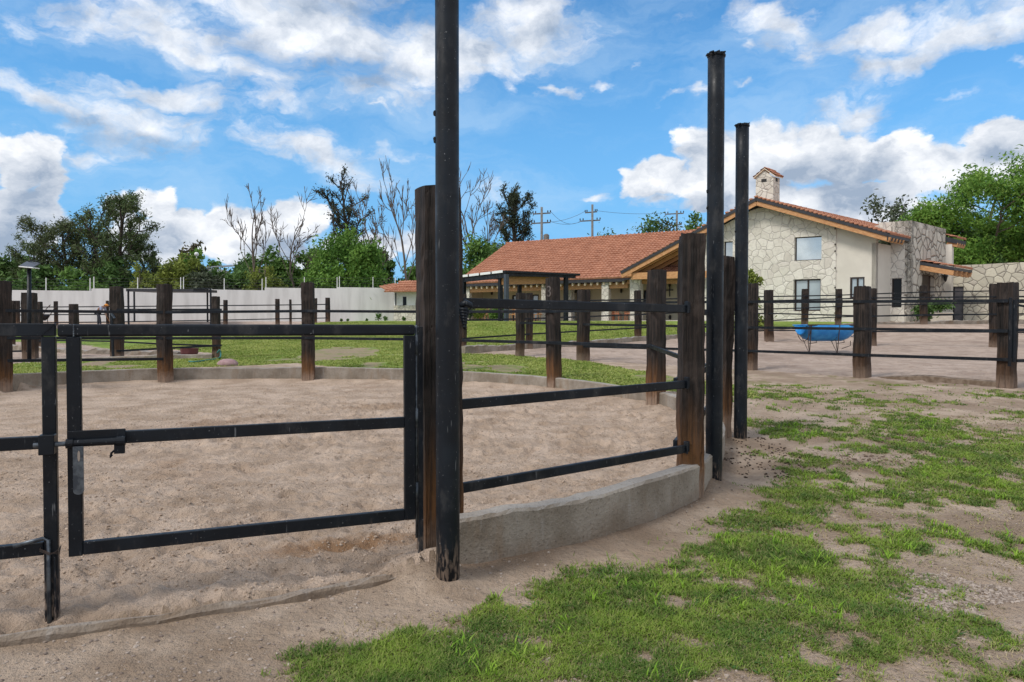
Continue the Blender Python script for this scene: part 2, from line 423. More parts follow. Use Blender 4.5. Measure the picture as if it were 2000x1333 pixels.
# ------------------------------------------------------------------ plan geometry
def kp(px, py, Y): return at(px, py, Y)
KERB = [kp(868,1016,4.10), kp(905,1010,4.16), kp(1000,993,4.34), kp(1100,977,4.55), kp(1200,955,4.87), kp(1300,925,5.38), kp(1368,898,5.96),
        Vector((2.1, 7.0, .37)), Vector((2.5, 8.3, .39)), Vector((2.72, 10.0, .39)), kp(1290,765,12.0), kp(1185,750,13.5), kp(1080,738,15.0), kp(960,729,16.3),
        kp(780,720,17.1), kp(610,718,17.4), kp(480,719.5,17.35), kp(300,720,16.95), kp(157,724.5,16.1), kp(20,731,14.9),
        Vector((-12.6, 12.0, .5)), Vector((-13.0, 9.0, .45)), Vector((-12.2, 6.0, .4)), Vector((-9.8, 3.8, .35)), Vector((-6.8, 2.6, .33)), Vector((-4.2, 2.55, .33))]
def catmull(P, n=8):
    out = []
    for i in range(len(P) - 1):
        p0, p1, p2, p3 = P[max(i-1,0)], P[i], P[i+1], P[min(i+2,len(P)-1)]
        for k in range(n):
            t = k / n
            out.append(.5 * ((2*p1) + (p2-p0)*t + (2*p0-5*p1+4*p2-p3)*t*t + (3*p1-p0-3*p2+p3)*t**3))
    return out + [P[-1]]
KL = catmull(KERB, 8)
PADK = [kp(905,676.5,22.0), kp(1005,672,23.4), kp(1154,665,25.8), kp(1242,659,28.2), kp(1322,654,29.6), kp(1430,646,31.2),
        kp(1560,639,32.4), kp(1650,633,33.2), kp(1720,629.5,33.8), kp(1860,627,34.0), kp(2010,625,34.2), kp(2400,622,34.5)]
PL = catmull(PADK, 6)
PADN = [(0.1, 22.2), (.4, 21.2), (2.07, 19.8), (4.0, 18.6), (6.04, 17.0), (7.79, 14.9), (9.48, 12.75), (14, 7)]   # near edge of the paddock

def inpoly(x, y, poly):
    x = np.asarray(x); y = np.asarray(y); c = np.zeros(x.shape, bool)
    n = len(poly); j = n - 1
    for i in range(n):
        xi, yi = poly[i][0], poly[i][1]; xj, yj = poly[j][0], poly[j][1]
        if yi != yj:
            c ^= ((yi > y) != (yj > y)) & (x < (xj - xi) * (y - yi) / (yj - yi) + xi)
        j = i
    return c
def pldist(x, y, P):
    d = np.full(np.asarray(x).shape, 1e9)
    for a, b in zip(P[:-1], P[1:]):
        ax, ay, bx, by = a[0], a[1], b[0], b[1]
        L = (bx-ax)**2 + (by-ay)**2 + 1e-9
        t = np.clip(((x-ax)*(bx-ax) + (y-ay)*(by-ay)) / L, 0, 1)
        d = np.minimum(d, np.hypot(x - ax - t*(bx-ax), y - ay - t*(by-ay)))
    return d
PEN = [(p.x, p.y) for p in KL]
GATE_L, GATE_R = Vector((-2.21, 3.47, 0)), Vector((-.60, 4.12, 0))
GD = (GATE_R - GATE_L).normalized(); GN = Vector((GD.y, -GD.x, 0))    # GN points at the camera side
PADPOLY = [(p.x, p.y) for p in PL] + [(40, 0), (20, 0)] + PADN[::-1]
LARENA = [tuple(on_ground(*q)[:2]) for q in ((10,712),(150,706),(418,699),(418,690),(330,683),(215,682),(150,672),(10,668))] + [(-30, 30), (-30, 15)]
FARSAND = [(-60, 34.0), (-19, 34), (-12, 34.5), (-9.5, 36), (-13.5, 60), (-60, 60)]
BARE = [(640,690,60,10,.9),(700,688,50,8,.9),(560,690,30,6,.4),(1000,715,60,6,.8),(930,712,40,8,.8),(1200,725,60,8,.35),(1280,735,60,9,.5),(1120,690,30,5,.7),
        (760,714,60,5,.8),(190,712,70,6,1.0),(1380,720,60,30,.8),(1340,740,60,10,.7)]
GRASS = [(1480,1062,150,40,1.0),(1620,1105,190,50,.85),(1440,1100,120,42,1.0),(1550,1005,120,36,.8),(1400,1160,150,60,.9),(1600,960,110,24,.7),(1700,1180,220,60,.7),(760,1275,150,60,1.25),(680,1310,80,34,1.1),(950,1185,110,30,.95),(1150,1112,130,30,1.05),(1100,1200,200,70,1.15),(900,1325,300,60,1.2),(1300,1130,150,55,.95),
         (1300,1250,280,95,1.1),(1520,1160,230,75,.9),(1600,1285,380,85,1.0),(1900,1305,230,60,1.0),(1655,1055,95,24,1.05),(1780,1035,110,14,.7),(1560,955,75,20,1.0),(1495,990,70,18,.85),
         (1600,905,90,16,.95),(1535,835,75,15,1.0),(1650,850,110,8,.5),(1530,770,90,9,.6),(1480,745,40,8,.6),(1850,880,170,26,.6),(1900,930,190,26,1.0),(1770,965,130,20,.8),
         (1950,870,110,18,.8),(1960,1100,90,16,.45),(1800,1130,130,34,.5),(1420,1035,55,12,.75),(1450,1000,40,12,.5),(1900,822,130,7,.55),(1760,790,70,5,.5),(1330,1080,90,12,.8),
         (1960,1245,80,24,1.0),(1720,850,60,6,.7),(1480,880,25,5,.3),(1100,1290,320,80,1.15),(1640,1010,120,10,.6),(1980,980,90,20,.75),(1820,850,80,6,.6),(1700,1200,200,40,.5),(1750,790,330,60,.24),(1650,760,200,40,.22),(1900,860,200,60,.36),(1850,1000,250,70,.34),(1600,1000,200,60,.3),(1750,1100,250,60,.3)]
def blobmask(x, y, L):
    g = np.zeros(np.asarray(x).shape)
    for px, py, rx, ry, d in L:
        c = on_ground(px, py); ax = rx * c.y / F; ay = max(.05, ry * c.y ** 2 / (F * 1.45))
        k = ((x - c.x) / ax) ** 2 + ((y - c.y) / ay) ** 2
        g = np.maximum(g, d * np.clip(1.35 - .75 * k, 0, 1.0))
    return g
def bare_mask(x, y):
    return .8 * blobmask(x + (fbm(x * .9, y * .9 + 4, 4) - .5) * 3, y + (fbm(x * .9 + 8, y * .9, 4) - .5) * 3.5, BARE)
def grass_mask(x, y):
    wx = x + (fbm(x * 1.1 + 3, y * 1.1, 4) - .5) * 1.0 + (fbm(x * 4 + 3, y * 4, 3) - .5) * .25; wy = y + (fbm(x * 1.1 + 30, y * 1.1 + 9, 4) - .5) * 1.0 + (fbm(x * 4 + 13, y * 4, 3) - .5) * .25
    g = blobmask(wx, wy, GRASS)
    n = fbm(x * 1.7 + 5, y * 1.7, 5, .6); n2 = fbm(x * 6.5 + 15, y * 6.5 + 4, 4, .6)
    m = g * .92 + (n - .5) * 1.9 + (n2 - .5) * 2.3
    dkk = pldist(x, y, PEN[:88])
    bare = sstep(.30, .75, dkk + (n2 - .5) * .5 + (n - .5) * .6)
    return np.where(g > .01, sstep(.20, 1.2, m) * bare, 0)
POLES = [on_ground(875, 1134, .045), on_ground(1394, 948, .03), on_ground(1446, 855, .03)]
MOUNDS = [(POLES[0].x, POLES[0].y, .20, .045), (POLES[0].x - .16, POLES[0].y + .14, .22, .05), (POLES[1].x, POLES[1].y, .22, .03), (POLES[2].x, POLES[2].y, .28, .03),
          (1.6, 6.1, .25, .12)]
def ground_z(x, y, detail=True):
    z = prof(y).copy()
    # lower ground of the far-left sand arena
    z -= .27 * sstep(-9, -13, x) * sstep(31, 35, y) * sstep(50, 45, y)
    pen = inpoly(x, y, PEN)
    dk = pldist(x, y, PEN[:150])
    sand = .02 + .030 * sstep(7, 5, y) + .075 * sstep(7, 17, y) + .21 * np.exp(-(dk / .55) ** 2) * sstep(-.9, .3, x) * sstep(7.5, 5.6, y) + .10 * np.exp(-(dk / .5) ** 2) * sstep(5, 8, y)
    z = np.where(pen | ((dk < .24) & (y > 9)), sand, z)
    # soil on the outer foot of the kerb
    z += np.where(~pen & (y < 9), .05 * np.exp(-(dk / .22) ** 2) * sstep(9, 7, y), 0)
    for mx, my, r, h in MOUNDS:
        z += h * np.exp(-((x - mx) ** 2 + (y - my) ** 2) / (2 * (r * .6) ** 2))
    if detail:
        pad = inpoly(x, y, PADPOLY)
        a = np.where(pen, .055, np.where(pad, .05, .028))
        z += a * (fbm(x * 1.9, y * 2.6, 5, .62) - .5) * sstep(60, 30, y)
        rg = np.abs(fbm(x * 3.1 + 40, y * 6.5 + 3, 4, .6) - .5) * 2
        z += np.where(pen, .035, .012) * (rg - .25) * sstep(25, 12, y)
        lawnamp = np.where((~pen) & (~pad) & (y > 16) & (x < 6), .05, 0)
        z += lawnamp * (fbm(x * 2.5 + 9, y * 2.5, 4) - .5)
    return z
def gz1(x, y): return float(ground_z(np.array([x]), np.array([y]), False)[0])

def axis(breaks):
    out = [breaks[0][0]]
    for (a, b, s0, s1) in breaks:
        p = a
        while p < b - 1e-6:
            t = (p - a) / (b - a); p = min(b, p + s0 * (1 - t) + s1 * t); out.append(p)
    return np.array(out)
xs = axis([(-400,-60,60,10),(-60,-18,5,.6),(-18,-6,.5,.09),(-6,-3.2,.07,.03),(-3.2,5.2,.026,.026),(5.2,9,.035,.07),(9,24,.08,.4),(24,80,.6,6),(80,400,8,60)])
ys = axis([(-60,-4,12,1),(-4,2.2,.8,.06),(2.2,7.5,.024,.03),(7.5,12,.035,.06),(12,20,.06,.10),(20,36,.12,.22),(36,60,.25,1.2),(60,160,2,10),(160,700,15,80)])
GX, GY = np.meshgrid(xs, ys)
GZ = ground_z(GX.ravel(), GY.ravel()).reshape(GX.shape)
# hoof prints and clods pressed into the arena sand
rs = np.random.RandomState(11)
def stamps(n, xr, yr, test, smin, smax, depth):
    px_ = rs.uniform(*xr, n); py_ = yr[0] + (yr[1] - yr[0]) * rs.rand(n) ** 1.5
    ok = test(px_, py_)
    for a, b in zip(px_[ok], py_[ok]):
        r = rs.uniform(smin, smax); i0, i1 = np.searchsorted(xs, [a - 3*r, a + 3*r]); j0, j1 = np.searchsorted(ys, [b - 3*r, b + 3*r])
        if i1 <= i0 or j1 <= j0: continue
        th = rs.uniform(0, 3.14); dx = GX[j0:j1, i0:i1] - a; dy = GY[j0:j1, i0:i1] - b
        u = (dx * math.cos(th) + dy * math.sin(th)) / r; w = (-dx * math.sin(th) + dy * math.cos(th)) / (r * .7)
        q = np.sqrt(u * u + w * w); d = depth * rs.uniform(.5, 1.2)
        GZ[j0:j1, i0:i1] += d * (-np.exp(-q ** 2 * 1.2) + .75 * np.exp(-((q - 1.35) / .4) ** 2) * (1 + .5 * u / (q + .3)) * .6)
penin = lambda a, b: inpoly(a, b, PEN) & (pldist(a, b, PEN) > .3)
stamps(3600, (-8, 3), (3.2, 13), penin, .05, .10, .028)
stamps(700, (-10, 3), (8, 17), penin, .08, .16, .045)
padin = lambda a, b: inpoly(a, b, PADPOLY)
stamps(900, (1, 16), (14, 30), padin, .10, .2, .035)
stamps(500, (-1, 8), (2.5, 12), lambda a, b: ~inpoly(a, b, PEN), .03, .07, .012)
V = np.stack([GX.ravel(), GY.ravel(), GZ.ravel()], 1)
ny, nx = GX.shape
idx = np.arange(ny * nx).reshape(ny, nx)
Q = np.stack([idx[:-1, :-1].ravel(), idx[:-1, 1:].ravel(), idx[1:, 1:].ravel(), idx[1:, :-1].ravel()], 1)
fc = V[Q].mean(1); fx, fy = fc[:, 0], fc[:, 1]
LAWN = [(-14, 17), (-11.5, 16), (-6, 19), (4.2, 11.5), (4.4, 13), (2.2, 19.4), (.2, 21.6)] + [(p.x, p.y) for p in PL[:44]] + [(18, 34), (18, 38), (11, 41), (6.8, 42.5), (-5, 49), (-9, 56), (-14, 56), (-10, 37), (-11.5, 34), (-19, 33.8), (-30, 30), (-30, 16)]
c_pen = inpoly(fx, fy, PEN)
c_pad = inpoly(fx, fy, PADPOLY) & ~c_pen
c_la = inpoly(fx, fy, LARENA) & ~c_pen
c_fs = inpoly(fx, fy, FARSAND)
c_lawn = inpoly(fx, fy, LAWN) & ~c_pen & ~c_pad & ~c_la & ~c_fs
c_dirt = ~(c_pen | c_pad | c_lawn | c_la | c_fs)
gm = np.zeros(len(V)); near = (V[:, 0] > -2.5) & (V[:, 0] < 12) & (V[:, 1] > 2) & (V[:, 1] < 19)
gm[near] = grass_mask(V[near, 0], V[near, 1])
gm[inpoly(V[:, 0], V[:, 1], PEN)] = 0
bm_ = np.zeros(len(V)); nl = (V[:, 1] > 10) & (V[:, 1] < 40); bm_[nl] = bare_mask(V[nl, 0], V[nl, 1])
dm = np.zeros(len(V)); nn = (V[:, 1] > 3) & (V[:, 1] < 13) & (V[:, 0] > -3) & (V[:, 0] < 10)
dk = pldist(V[nn, 0], V[nn, 1], PEN[:60])
DAMP = [(1790,868,60,16,.9),(1700,905,70,16,.6),(1860,900,60,14,.5),(1600,845,30,5,.6)]
dm[nn] = np.maximum(np.exp(-(dk / .16) ** 2) * (V[nn, 0] > -.6), blobmask(V[nn, 0], V[nn, 1], DAMP) * sstep(.35, .6, fbm(V[nn, 0] * 4, V[nn, 1] * 4, 4)))
def sub_ground(name, sel, mat):
    q = Q[sel]; u, inv = np.unique(q, return_inverse=True)
    o = np_mesh(name, V[u], inv.reshape(q.shape), mat, smooth=True, attrs={'grass': gm[u], 'bare': bm_[u], 'damp': dm[u]})
    return tag(o, kind='structure')
sub_ground('ground', c_dirt, M['dirt']); sub_ground('arena_sand', c_pen, M['arena']); sub_ground('paddock_sand', c_pad, M['paddock'])
sub_ground('lawn', c_lawn, M['lawn']); sub_ground('schooling_sand', c_la | c_fs, M['paddock'])
def gzs(x, y):     # sampled height of the finished sheet
    i = np.clip(np.searchsorted(xs, x) - 1, 0, nx - 2); j = np.clip(np.searchsorted(ys, y) - 1, 0, ny - 2)
    tx = (x - xs[i]) / (xs[i+1] - xs[i]); ty = (y - ys[j]) / (ys[j+1] - ys[j])
    return (GZ[j, i] * (1-tx) + GZ[j, i+1] * tx) * (1-ty) + (GZ[j+1, i] * (1-tx) + GZ[j+1, i+1] * tx) * ty

# ------------------------------------------------------------------ clods, pebbles, grass
def lumps(name, xy, smin, smax, mat, seed, flat=.7, power=3):
    r = np.random.RandomState(seed); n = len(xy)
    ico = [(0,0,1),(.89,0,.45),(.28,.85,.45),(-.72,.53,.45),(-.72,-.53,.45),(.28,-.85,.45),(.72,.53,-.45),(-.28,.85,-.45),(-.89,0,-.45),(-.28,-.85,-.45),(.72,-.53,-.45)]
    fa = np.array([(0,1,2),(0,2,3),(0,3,4),(0,4,5),(0,5,1),(1,6,2),(2,6,7),(2,7,3),(3,7,8),(3,8,4),(4,8,9),(4,9,5),(5,9,10),(5,10,1),(1,10,6)])
    B = np.array(ico); s = smin + (smax - smin) * r.rand(n) ** power
    P = B[None] * (1 + r.uniform(-.3, .3, (n, len(B), 1))) * s[:, None, None] * np.array([1, 1, flat])
    th = r.rand(n) * 6.28; c, s_ = np.cos(th)[:, None], np.sin(th)[:, None]
    P = np.stack([P[..., 0] * c * 1.25 - P[..., 1] * s_, P[..., 0] * s_ * 1.25 + P[..., 1] * c, P[..., 2]], 2)
    z = gzs(xy[:, 0], xy[:, 1]) + s * flat * .25
    P += np.concatenate([xy, z[:, None]], 1)[:, None, :]
    FF = (fa[None] + (np.arange(n) * len(B))[:, None, None]).reshape(-1, 3)
    return np_mesh(name, P.reshape(-1, 3), FF, mat)
def scatter(n, xr, yr, test, seed, pw=1.8):
    r = np.random.RandomState(seed); x = r.uniform(*xr, n); y = yr[0] + (yr[1] - yr[0]) * r.rand(n) ** pw
    ok = test(x, y); return np.stack([x[ok], y[ok]], 1)
def island_mat(name, c1, c2):
    m, t, b = new_mat(name); g = t.node('ShaderNodeNewGeometry')
    t.set(b.inputs['Base Color'], t.mix(g.outputs['Random Per Island'], c1, c2)); t.set(b.inputs['Roughness'], .95); t.set(b.inputs['Specular IOR Level'], .15)
    return m
M['clod'] = island_mat('sand_clod', (.27, .20, .148), (.48, .38, .30))
M['pebble'] = island_mat('small_pebble', (.17, .13, .105), (.42, .35, .295))
M['soil_lump'] = island_mat('brown_soil_lump', (.10, .07, .05), (.20, .145, .105)); M['dung'] = island_mat('dark_droppings', (.035, .024, .018), (.075, .05, .035))
tag(lumps('sand_clods', scatter(90000, (-7, 3), (3.0, 15), lambda a, b: penin(a, b) & (fbm(a * 1.4, b * 2.2, 3) > .47), 5), .002, .0115, M['clod'], 6, .9, 4), 'small crumbly sand clods strewn over the round pen', 'sand clods', kind='stuff')
tag(lumps('pebbles', scatter(60000, (-3, 9), (2.4, 13), lambda a, b: (~inpoly(a, b, PEN)) & (fbm(a * 1.1 + 7, b * 1.1, 3) > .42), 8), .0018, .011, M['pebble'], 9, .7, 4), 'small pale pebbles lying on the bare soil', 'pebbles', kind='stuff')
gv = on_ground(1930, 1180); 
tag(lumps('gravel', scatter(9000, (gv.x - .55, gv.x + .9), (gv.y - .35, gv.y + .45), lambda a, b: fbm(a * 2.5 + 3, b * 2.5, 3) + .35 * np.exp(-(((a - gv.x - .25) / .5) ** 2 + ((b - gv.y) / .3) ** 2)) > .66, 18, 1), .005, .011, M['pebble'], 19, .6, 1.5), 'patch of loose grey gravel at the right edge of the grass', 'gravel', kind='stuff')
dp = on_ground(1480, 890)
tag(lumps('droppings', scatter(330, (dp.x - .5, dp.x + .5), (dp.y - 1.0, dp.y + .9), lambda a, b: ~inpoly(a, b, PEN) & (fbm(a * 2.5, b * 1.5, 2) > .4), 21, 1), .006, .014, M['dung'], 22, .8, 1), 'scattered dark droppings on the soil by the two right poles', 'droppings', kind='stuff')
sd = on_ground(1780, 872)
tag(lumps('soil_lumps', scatter(900, (sd.x - 1.2, sd.x + 1.0), (sd.y - .9, sd.y + .7), lambda a, b: blobmask(a, b, DAMP) > .4, 23, 1), .006, .022, M['soil_lump'], 24, .7, 3), 'dark churned soil lumps among the grass patches', 'soil lumps', kind='stuff')

def blades(name, xy, h, w, mat, seed, lean=.6):
    r = np.random.RandomState(seed); n = len(xy)
    z = gzs(xy[:, 0], xy[:, 1]); th = r.rand(n) * 6.283; hh = h * r.uniform(.5, 1.25, n) if np.isscalar(h) else h * r.uniform(.6, 1.2, n)
    ww = w * r.uniform(.6, 1.4, n) if np.isscalar(w) else w
    d = np.stack([np.cos(th), np.sin(th)], 1); p = np.stack([-np.sin(th), np.cos(th)], 1)
    le = hh * lean * r.uniform(.3, 1.6, n)
    base = np.concatenate([xy, (z - .004)[:, None]], 1)
    def pt(fr_h, fr_l, side, wf):
        q = base.copy(); q[:, :2] += d * (le * fr_l)[:, None] + p * (side * ww * wf)[:, None]; q[:, 2] += hh * fr_h; return q
    P = np.stack([pt(0, 0, -.5, 1), pt(0, 0, .5, 1), pt(.62, .4, .5, .85), pt(.62, .4, -.5, .85), pt(1, 1.15, 0, 0)], 1)
    b0 = (np.arange(n) * 5)[:, None]
    return np_mesh(name, P.reshape(-1, 3), [b0 + np.array([[0, 1, 2, 3]]), b0 + np.array([[3, 2, 4]])], mat)
M['grass'] = leaf_mat('green_grass', (.080, .160, .020), (.225, .330, .042), (.42, .40, .15), .3, 2.6)
M['grass_bright'] = leaf_mat('bright_grass', (.17, .33, .025), (.27, .43, .045), (.33, .45, .07), .3, 2.5)
M['weed'] = leaf_mat('dull_clover', (.055, .135, .035), (.10, .20, .045), (.15, .26, .06), .25, 2.0)
r_ = np.random.RandomState(33)
cand = np.stack([r_.uniform(-1.8, 11.5, 2400000), 2.5 + 11 * r_.rand(2400000) ** 1.7], 1)
cand = cand[(np.abs(cand[:, 0]) < cand[:, 1] * .80 + .4) & ~inpoly(cand[:, 0], cand[:, 1], PEN)]
gmk = grass_mask(cand[:, 0], cand[:, 1])
keep = cand[(r_.rand(len(cand)) < gmk ** 1.5 * .72 * np.clip(4.4 / cand[:, 1], .2, 1))]
hmul = .011 + .022 * fbm(keep[:, 0] * 1.6, keep[:, 1] * 1.6, 3) + .002 * keep[:, 1] ** .6
if len(keep) > 420000: sel = r_.permutation(len(keep))[:420000]; keep = keep[sel]; hmul = hmul[sel]
tag(blades('grass', keep, hmul, .0020 + .0009 * keep[:, 1], M['grass'], 34, 1.15), 'short patchy green grass on the soil outside the round pen', 'grass', kind='stuff')
dryc = cand[(r_.rand(len(cand)) < .055 + .10 * gmk) & (blobmask(cand[:, 0], cand[:, 1], GRASS) > .25) & (pldist(cand[:, 0], cand[:, 1], PEN[:88]) > .55)][:75000]
M['straw'] = leaf_mat('dry_straw', (.30, .235, .12), (.46, .38, .22), (.24, .17, .09), .2, 3.0)
tag(blades('dry_grass', dryc, .016, .0018 + .0009 * dryc[:, 1], M['straw'], 35, 1.9), 'thin dry straw-coloured grass lying between the green blades', 'dry grass', kind='stuff')
# taller bright tufts and low broad leaves
tf = scatter(5200, (-1.5, 10), (2.6, 12), lambda a, b: (~inpoly(a, b, PEN)) & (grass_mask(a, b) > .45) & (fbm(a * 1.3 + 31, b * 1.3, 3) > .53), 41, 1.5)
tb = np.repeat(tf, 9, 0) + r_.normal(0, .018, (len(tf) * 9, 2))
tag(blades('grass_tufts', tb, .05, .006 + .0006 * tb[:, 1], M['grass_bright'], 42, .9), 'brighter yellow-green grass tufts standing out of the short grass', 'grass tufts', kind='stuff')
cl = scatter(60000, (-1.5, 11), (2.6, 12), lambda a, b: (~inpoly(a, b, PEN)) & (grass_mask(a, b) > .35) & (fbm(a * 1.7 + 11, b * 1.7 + 4, 3) > .55), 43, 1.6)
tag(blades('clover', cl, .018, .013 + .0012 * cl[:, 1], M['weed'], 44, 1.5), 'low broad-leaved clover between the grass blades', 'clover', kind='stuff')
lx = scatter(420000, (-14, 8), (11.5, 36), lambda a, b: inpoly(a, b, LAWN) & ~inpoly(a, b, PEN) & ~inpoly(a, b, PADPOLY) & ~inpoly(a, b, LARENA) & (bare_mask(a, b) + (fbm(a*3, b*3, 4)-.5) * .8 < .45), 51, 1.0)[:170000]
M['lawn_blade'] = leaf_mat('lawn_grass_blades', (.22, .295, .055), (.37, .42, .105), (.48, .43, .18), .35, .9)
tag(blades('lawn_grass', lx, .045, .03, M['lawn_blade'], 52, 1.0), 'mown grass of the lawn and bank behind the round pen', 'lawn grass', kind='stuff')

# ------------------------------------------------------------------ posts
def sleeper_mb(c, w, d, h, yaw, z0, seed, nz=14, rough=.006, chip=0):
    """hewn railway sleeper: rounded, slightly warped, uneven top"""
    rd = np.random.RandomState(seed); mb = MB(); ring = []
    nsd = 4
    for k in range(nsd * 4):
        side, f = divmod(k, 4); f = f / 4
        cs = [(-1,-1),(1,-1),(1,1),(-1,1)]; a, b = cs[side], cs[(side + 1) % 4]
        x, y = a[0] + (b[0]-a[0]) * f, a[1] + (b[1]-a[1]) * f
        if f == 0: x *= .95; y *= .95
        ring.append((x, y))
    Rm = Matrix.Rotation(yaw, 3, 'Z'); base = 0; n = len(ring)
    prv = rd.normal(0, rough, n); bend = rd.normal(0, .006, 2); lean = rd.normal(0, .010, 2) if seed > 2 else (0, 0)
    for i in range(nz + 1):
        t = i / nz
        prv = prv * .75 + rd.normal(0, rough * .7, n)
        for k, (x, y) in enumerate(ring):
            zz = z0 + h * t + (rd.normal(0, .006) if i == nz else 0)
            s = 1 - (.03 if i == nz else 0)
            q = Rm @ Vector(((x * w / 2 + prv[k] + bend[0] * math.sin(t * 3)) * s, (y * d / 2 + prv[(k+3) % n] + bend[1] * math.sin(t * 2.5)) * s, 0))
            mb.v.append((c[0] + q.x + lean[0] * h * (t - .6), c[1] + q.y + lean[1] * h * (t - .6), zz))
    for i in range(nz):
        for k in range(n):
            a, b = i * n + k, i * n + (k + 1) % n; mb.f.append((a, b, b + n, a + n))
    # top: inner ring + centre
    t0 = nz * n; base = len(mb.v); cz = z0 + h
    for k in range(n):
        v = mb.v[t0 + k]; mb.v.append((c[0] + (v[0]-c[0]) * .5, c[1] + (v[1]-c[1]) * .5, cz + rd.normal(0, .008)))
    mb.v.append((c[0], c[1], cz + .004))
    for k in range(n):
        k2 = (k + 1) % n
        mb.f.append((t0 + k, t0 + k2, base + k2, base + k)); mb.f.append((base + k, base + k2, base + n))
    return mb
def post(fence, px, ytop, Y, w, d, yaw, zb, seed, nz=14, rough=.006):
    p = at(px, ytop, Y); h = p.z - zb + .3
    o = sleeper_mb((p.x, p.y), w, d, h, yaw, zb - .3, seed, nz, rough).build_part(fence, (p.x, p.y, zb))
    return o
def _bp(self, fence, loc):
    off = Vector(loc); self.v = [(a - off.x, b - off.y, c - off.z) for a, b, c in self.v]
    me = bpy.data.meshes.new('post'); me.from_pydata(self.v, [], self.f); me.materials.append(M['sleeper'] if fence.name.startswith('round_pen') else M['sleeper_dark'])
    o = bpy.data.objects.new('post', me); COL.objects.link(o); o.parent = fence; o.location = off - wloc(fence)
    return o
MB.build_part = _bp
def rail(fence, p0, p1, h=.066, w=.04, bev=.005):
    return MB().bar(p0, p1, w, h).build('rail', M['steel'], fence, bevel=bev)

# --- round pen fence
pen = empty('round_pen_fence', (-5.6, 9.4, 0), 'round pen fence of dark timber sleepers with black steel rails on a concrete kerb', 'fence')
gyaw = math.atan2(GD.y, GD.x)
PP = {}
def penpost(key, px, yt, Y, w, d, yaw, zb, seed, nz=16, rough=.006):
    post(pen, px, yt, Y, w, d, yaw, zb, seed, nz, rough); PP[key] = at(px, yt, Y)
penpost('1', 856.5, 370, 4.36, .262, .20, R(25), .02, 1, 40, .0045)
penpost('2', 1350.5, 459, 5.85, .195, .215, R(-2), .05, 2, 40, .0045)
penpost('3', 1408, 503, 8.45, .20, .24, R(30), .2, 3, 24, .007)
penpost('4', 1283, 528, 12.0, .25, .25, R(38), .12, 4, 24)
penpost('5', 1081, 543.5, 15.0, .25, .25, R(42), .14, 5, 24)
penpost('6', 858, 549, 16.9, .26, .26, R(10), .14, 6)
penpost('7', 601, 552.5, 17.25, .30, .27, R(8), .12, 7, 24)
penpost('8', 320.5, 556, 16.8, .27, .26, R(-20), .14, 8, 24)
penpost('9', 2, 549.5, 14.8, .32, .26, R(-25), .12, 9, 24)
penpost('10', -330, 540, 12.2, .3, .26, R(-60), .1, 10)
cen = Vector((-5.6, 9.4, 0))
def rp(key, z, out=0.13):
    p = PP[key]; d = (Vector((p.x, p.y, 0)) - cen).normalized(); return Vector((p.x, p.y, z)) - d * out
# near span: rails in front of post 2 with welded end brackets
for za, zb_ in ((1.66, 1.655), (.998, 1.025), (.45, .485)):
    a = Vector((-.44, 4.36, za)); b = at(1338, 600, 5.69); b.z = zb_
    r0 = rail(pen, a, b, .066, .038, .006)
    MB().boxz((b.x + .012, b.y - .01, zb_ + .012), (.012, .05, .10), R(20)).boxz((b.x + .03, b.y + .045, zb_ + .012), (.05, .012, .09), R(-2)).build('bracket', M['steel'], r0, bevel=.003)
LV = {'2': (1.66, 1.03, .49), '3': (1.68, 1.0, .52), '4': (1.83, 1.175), '5': (1.85, 1.165), '6': (1.885, 1.2), '7': (1.91, 1.235), '8': (1.87, 1.235, .73), '9': (1.86, 1.27, .78), '10': (1.8, 1.2, .7)}
ks = ['2', '3', '4', '5', '6', '7', '8', '9', '10']
for a, b in zip(ks[:-1], ks[1:]):
    for l in range(3):
        if l < len(LV[a]) and l < len(LV[b]): rail(pen, rp(a, LV[a][l]), rp(b, LV[b][l]))
# fittings on the first post, seen right of the steel pole
hb = MB()
cpt = at(905, 594, 4.30)
hb.tube([cpt + Vector((-.02, -.02, -.01)), cpt + Vector((.02, -.03, .005)), cpt + Vector((.045, -.03, -.008)), cpt + Vector((.056, -.03, -.03))], [.018, .022, .018, .008], 8)
for k in range(7):
    hb.tube([cpt + Vector((-.03 + .006 * k, -.02, -.03 - .018 * k)), cpt + Vector((.022 - .002 * k, -.035, -.035 - .018 * k)), cpt + Vector((.03 - .003 * k, -.02, -.05 - .018 * k))], [.012, .014, .01], 6)
hb.build('tie_strap', M['steel'], pen, smooth=True)
# iron number on the far post facing the gate
fc_ = bpy.data.curves.new('num', 'FONT'); fc_.body = '3'; fc_.size = .34; fc_.extrude = .008; fc_.align_x = 'CENTER'; fc_.align_y = 'CENTER'
fo = bpy.data.objects.new('numtmp', fc_); COL.objects.link(fo); bpy.context.view_layer.update()
dg = bpy.context.evaluated_depsgraph_get(); nm = bpy.data.meshes.new_from_object(fo.evaluated_get(dg)); bpy.data.objects.remove(fo)
num = bpy.data.objects.new('number_plate', nm); COL.objects.link(num); nm.materials.clear()
nm.materials.append(pmat('dull_iron_number', (.045, .036, .032), (.12, .10, .09), 12, .5, 0)); num.parent = pen
pn = at(1071.5, 571, 15.0); yw = R(42) - R(90)
nrm = Vector((-math.sin(R(42) - R(90) + R(90)), 0, 0))
face_d = Vector((math.cos(R(42 + 180)), math.sin(R(42 + 180)), 0))        # outward direction of the left face
num.rotation_euler = (R(90), 0, R(42 + 270)); num.location = Vector((PP['5'].x, PP['5'].y, pn.z)) + face_d * .133 - wloc(pen)

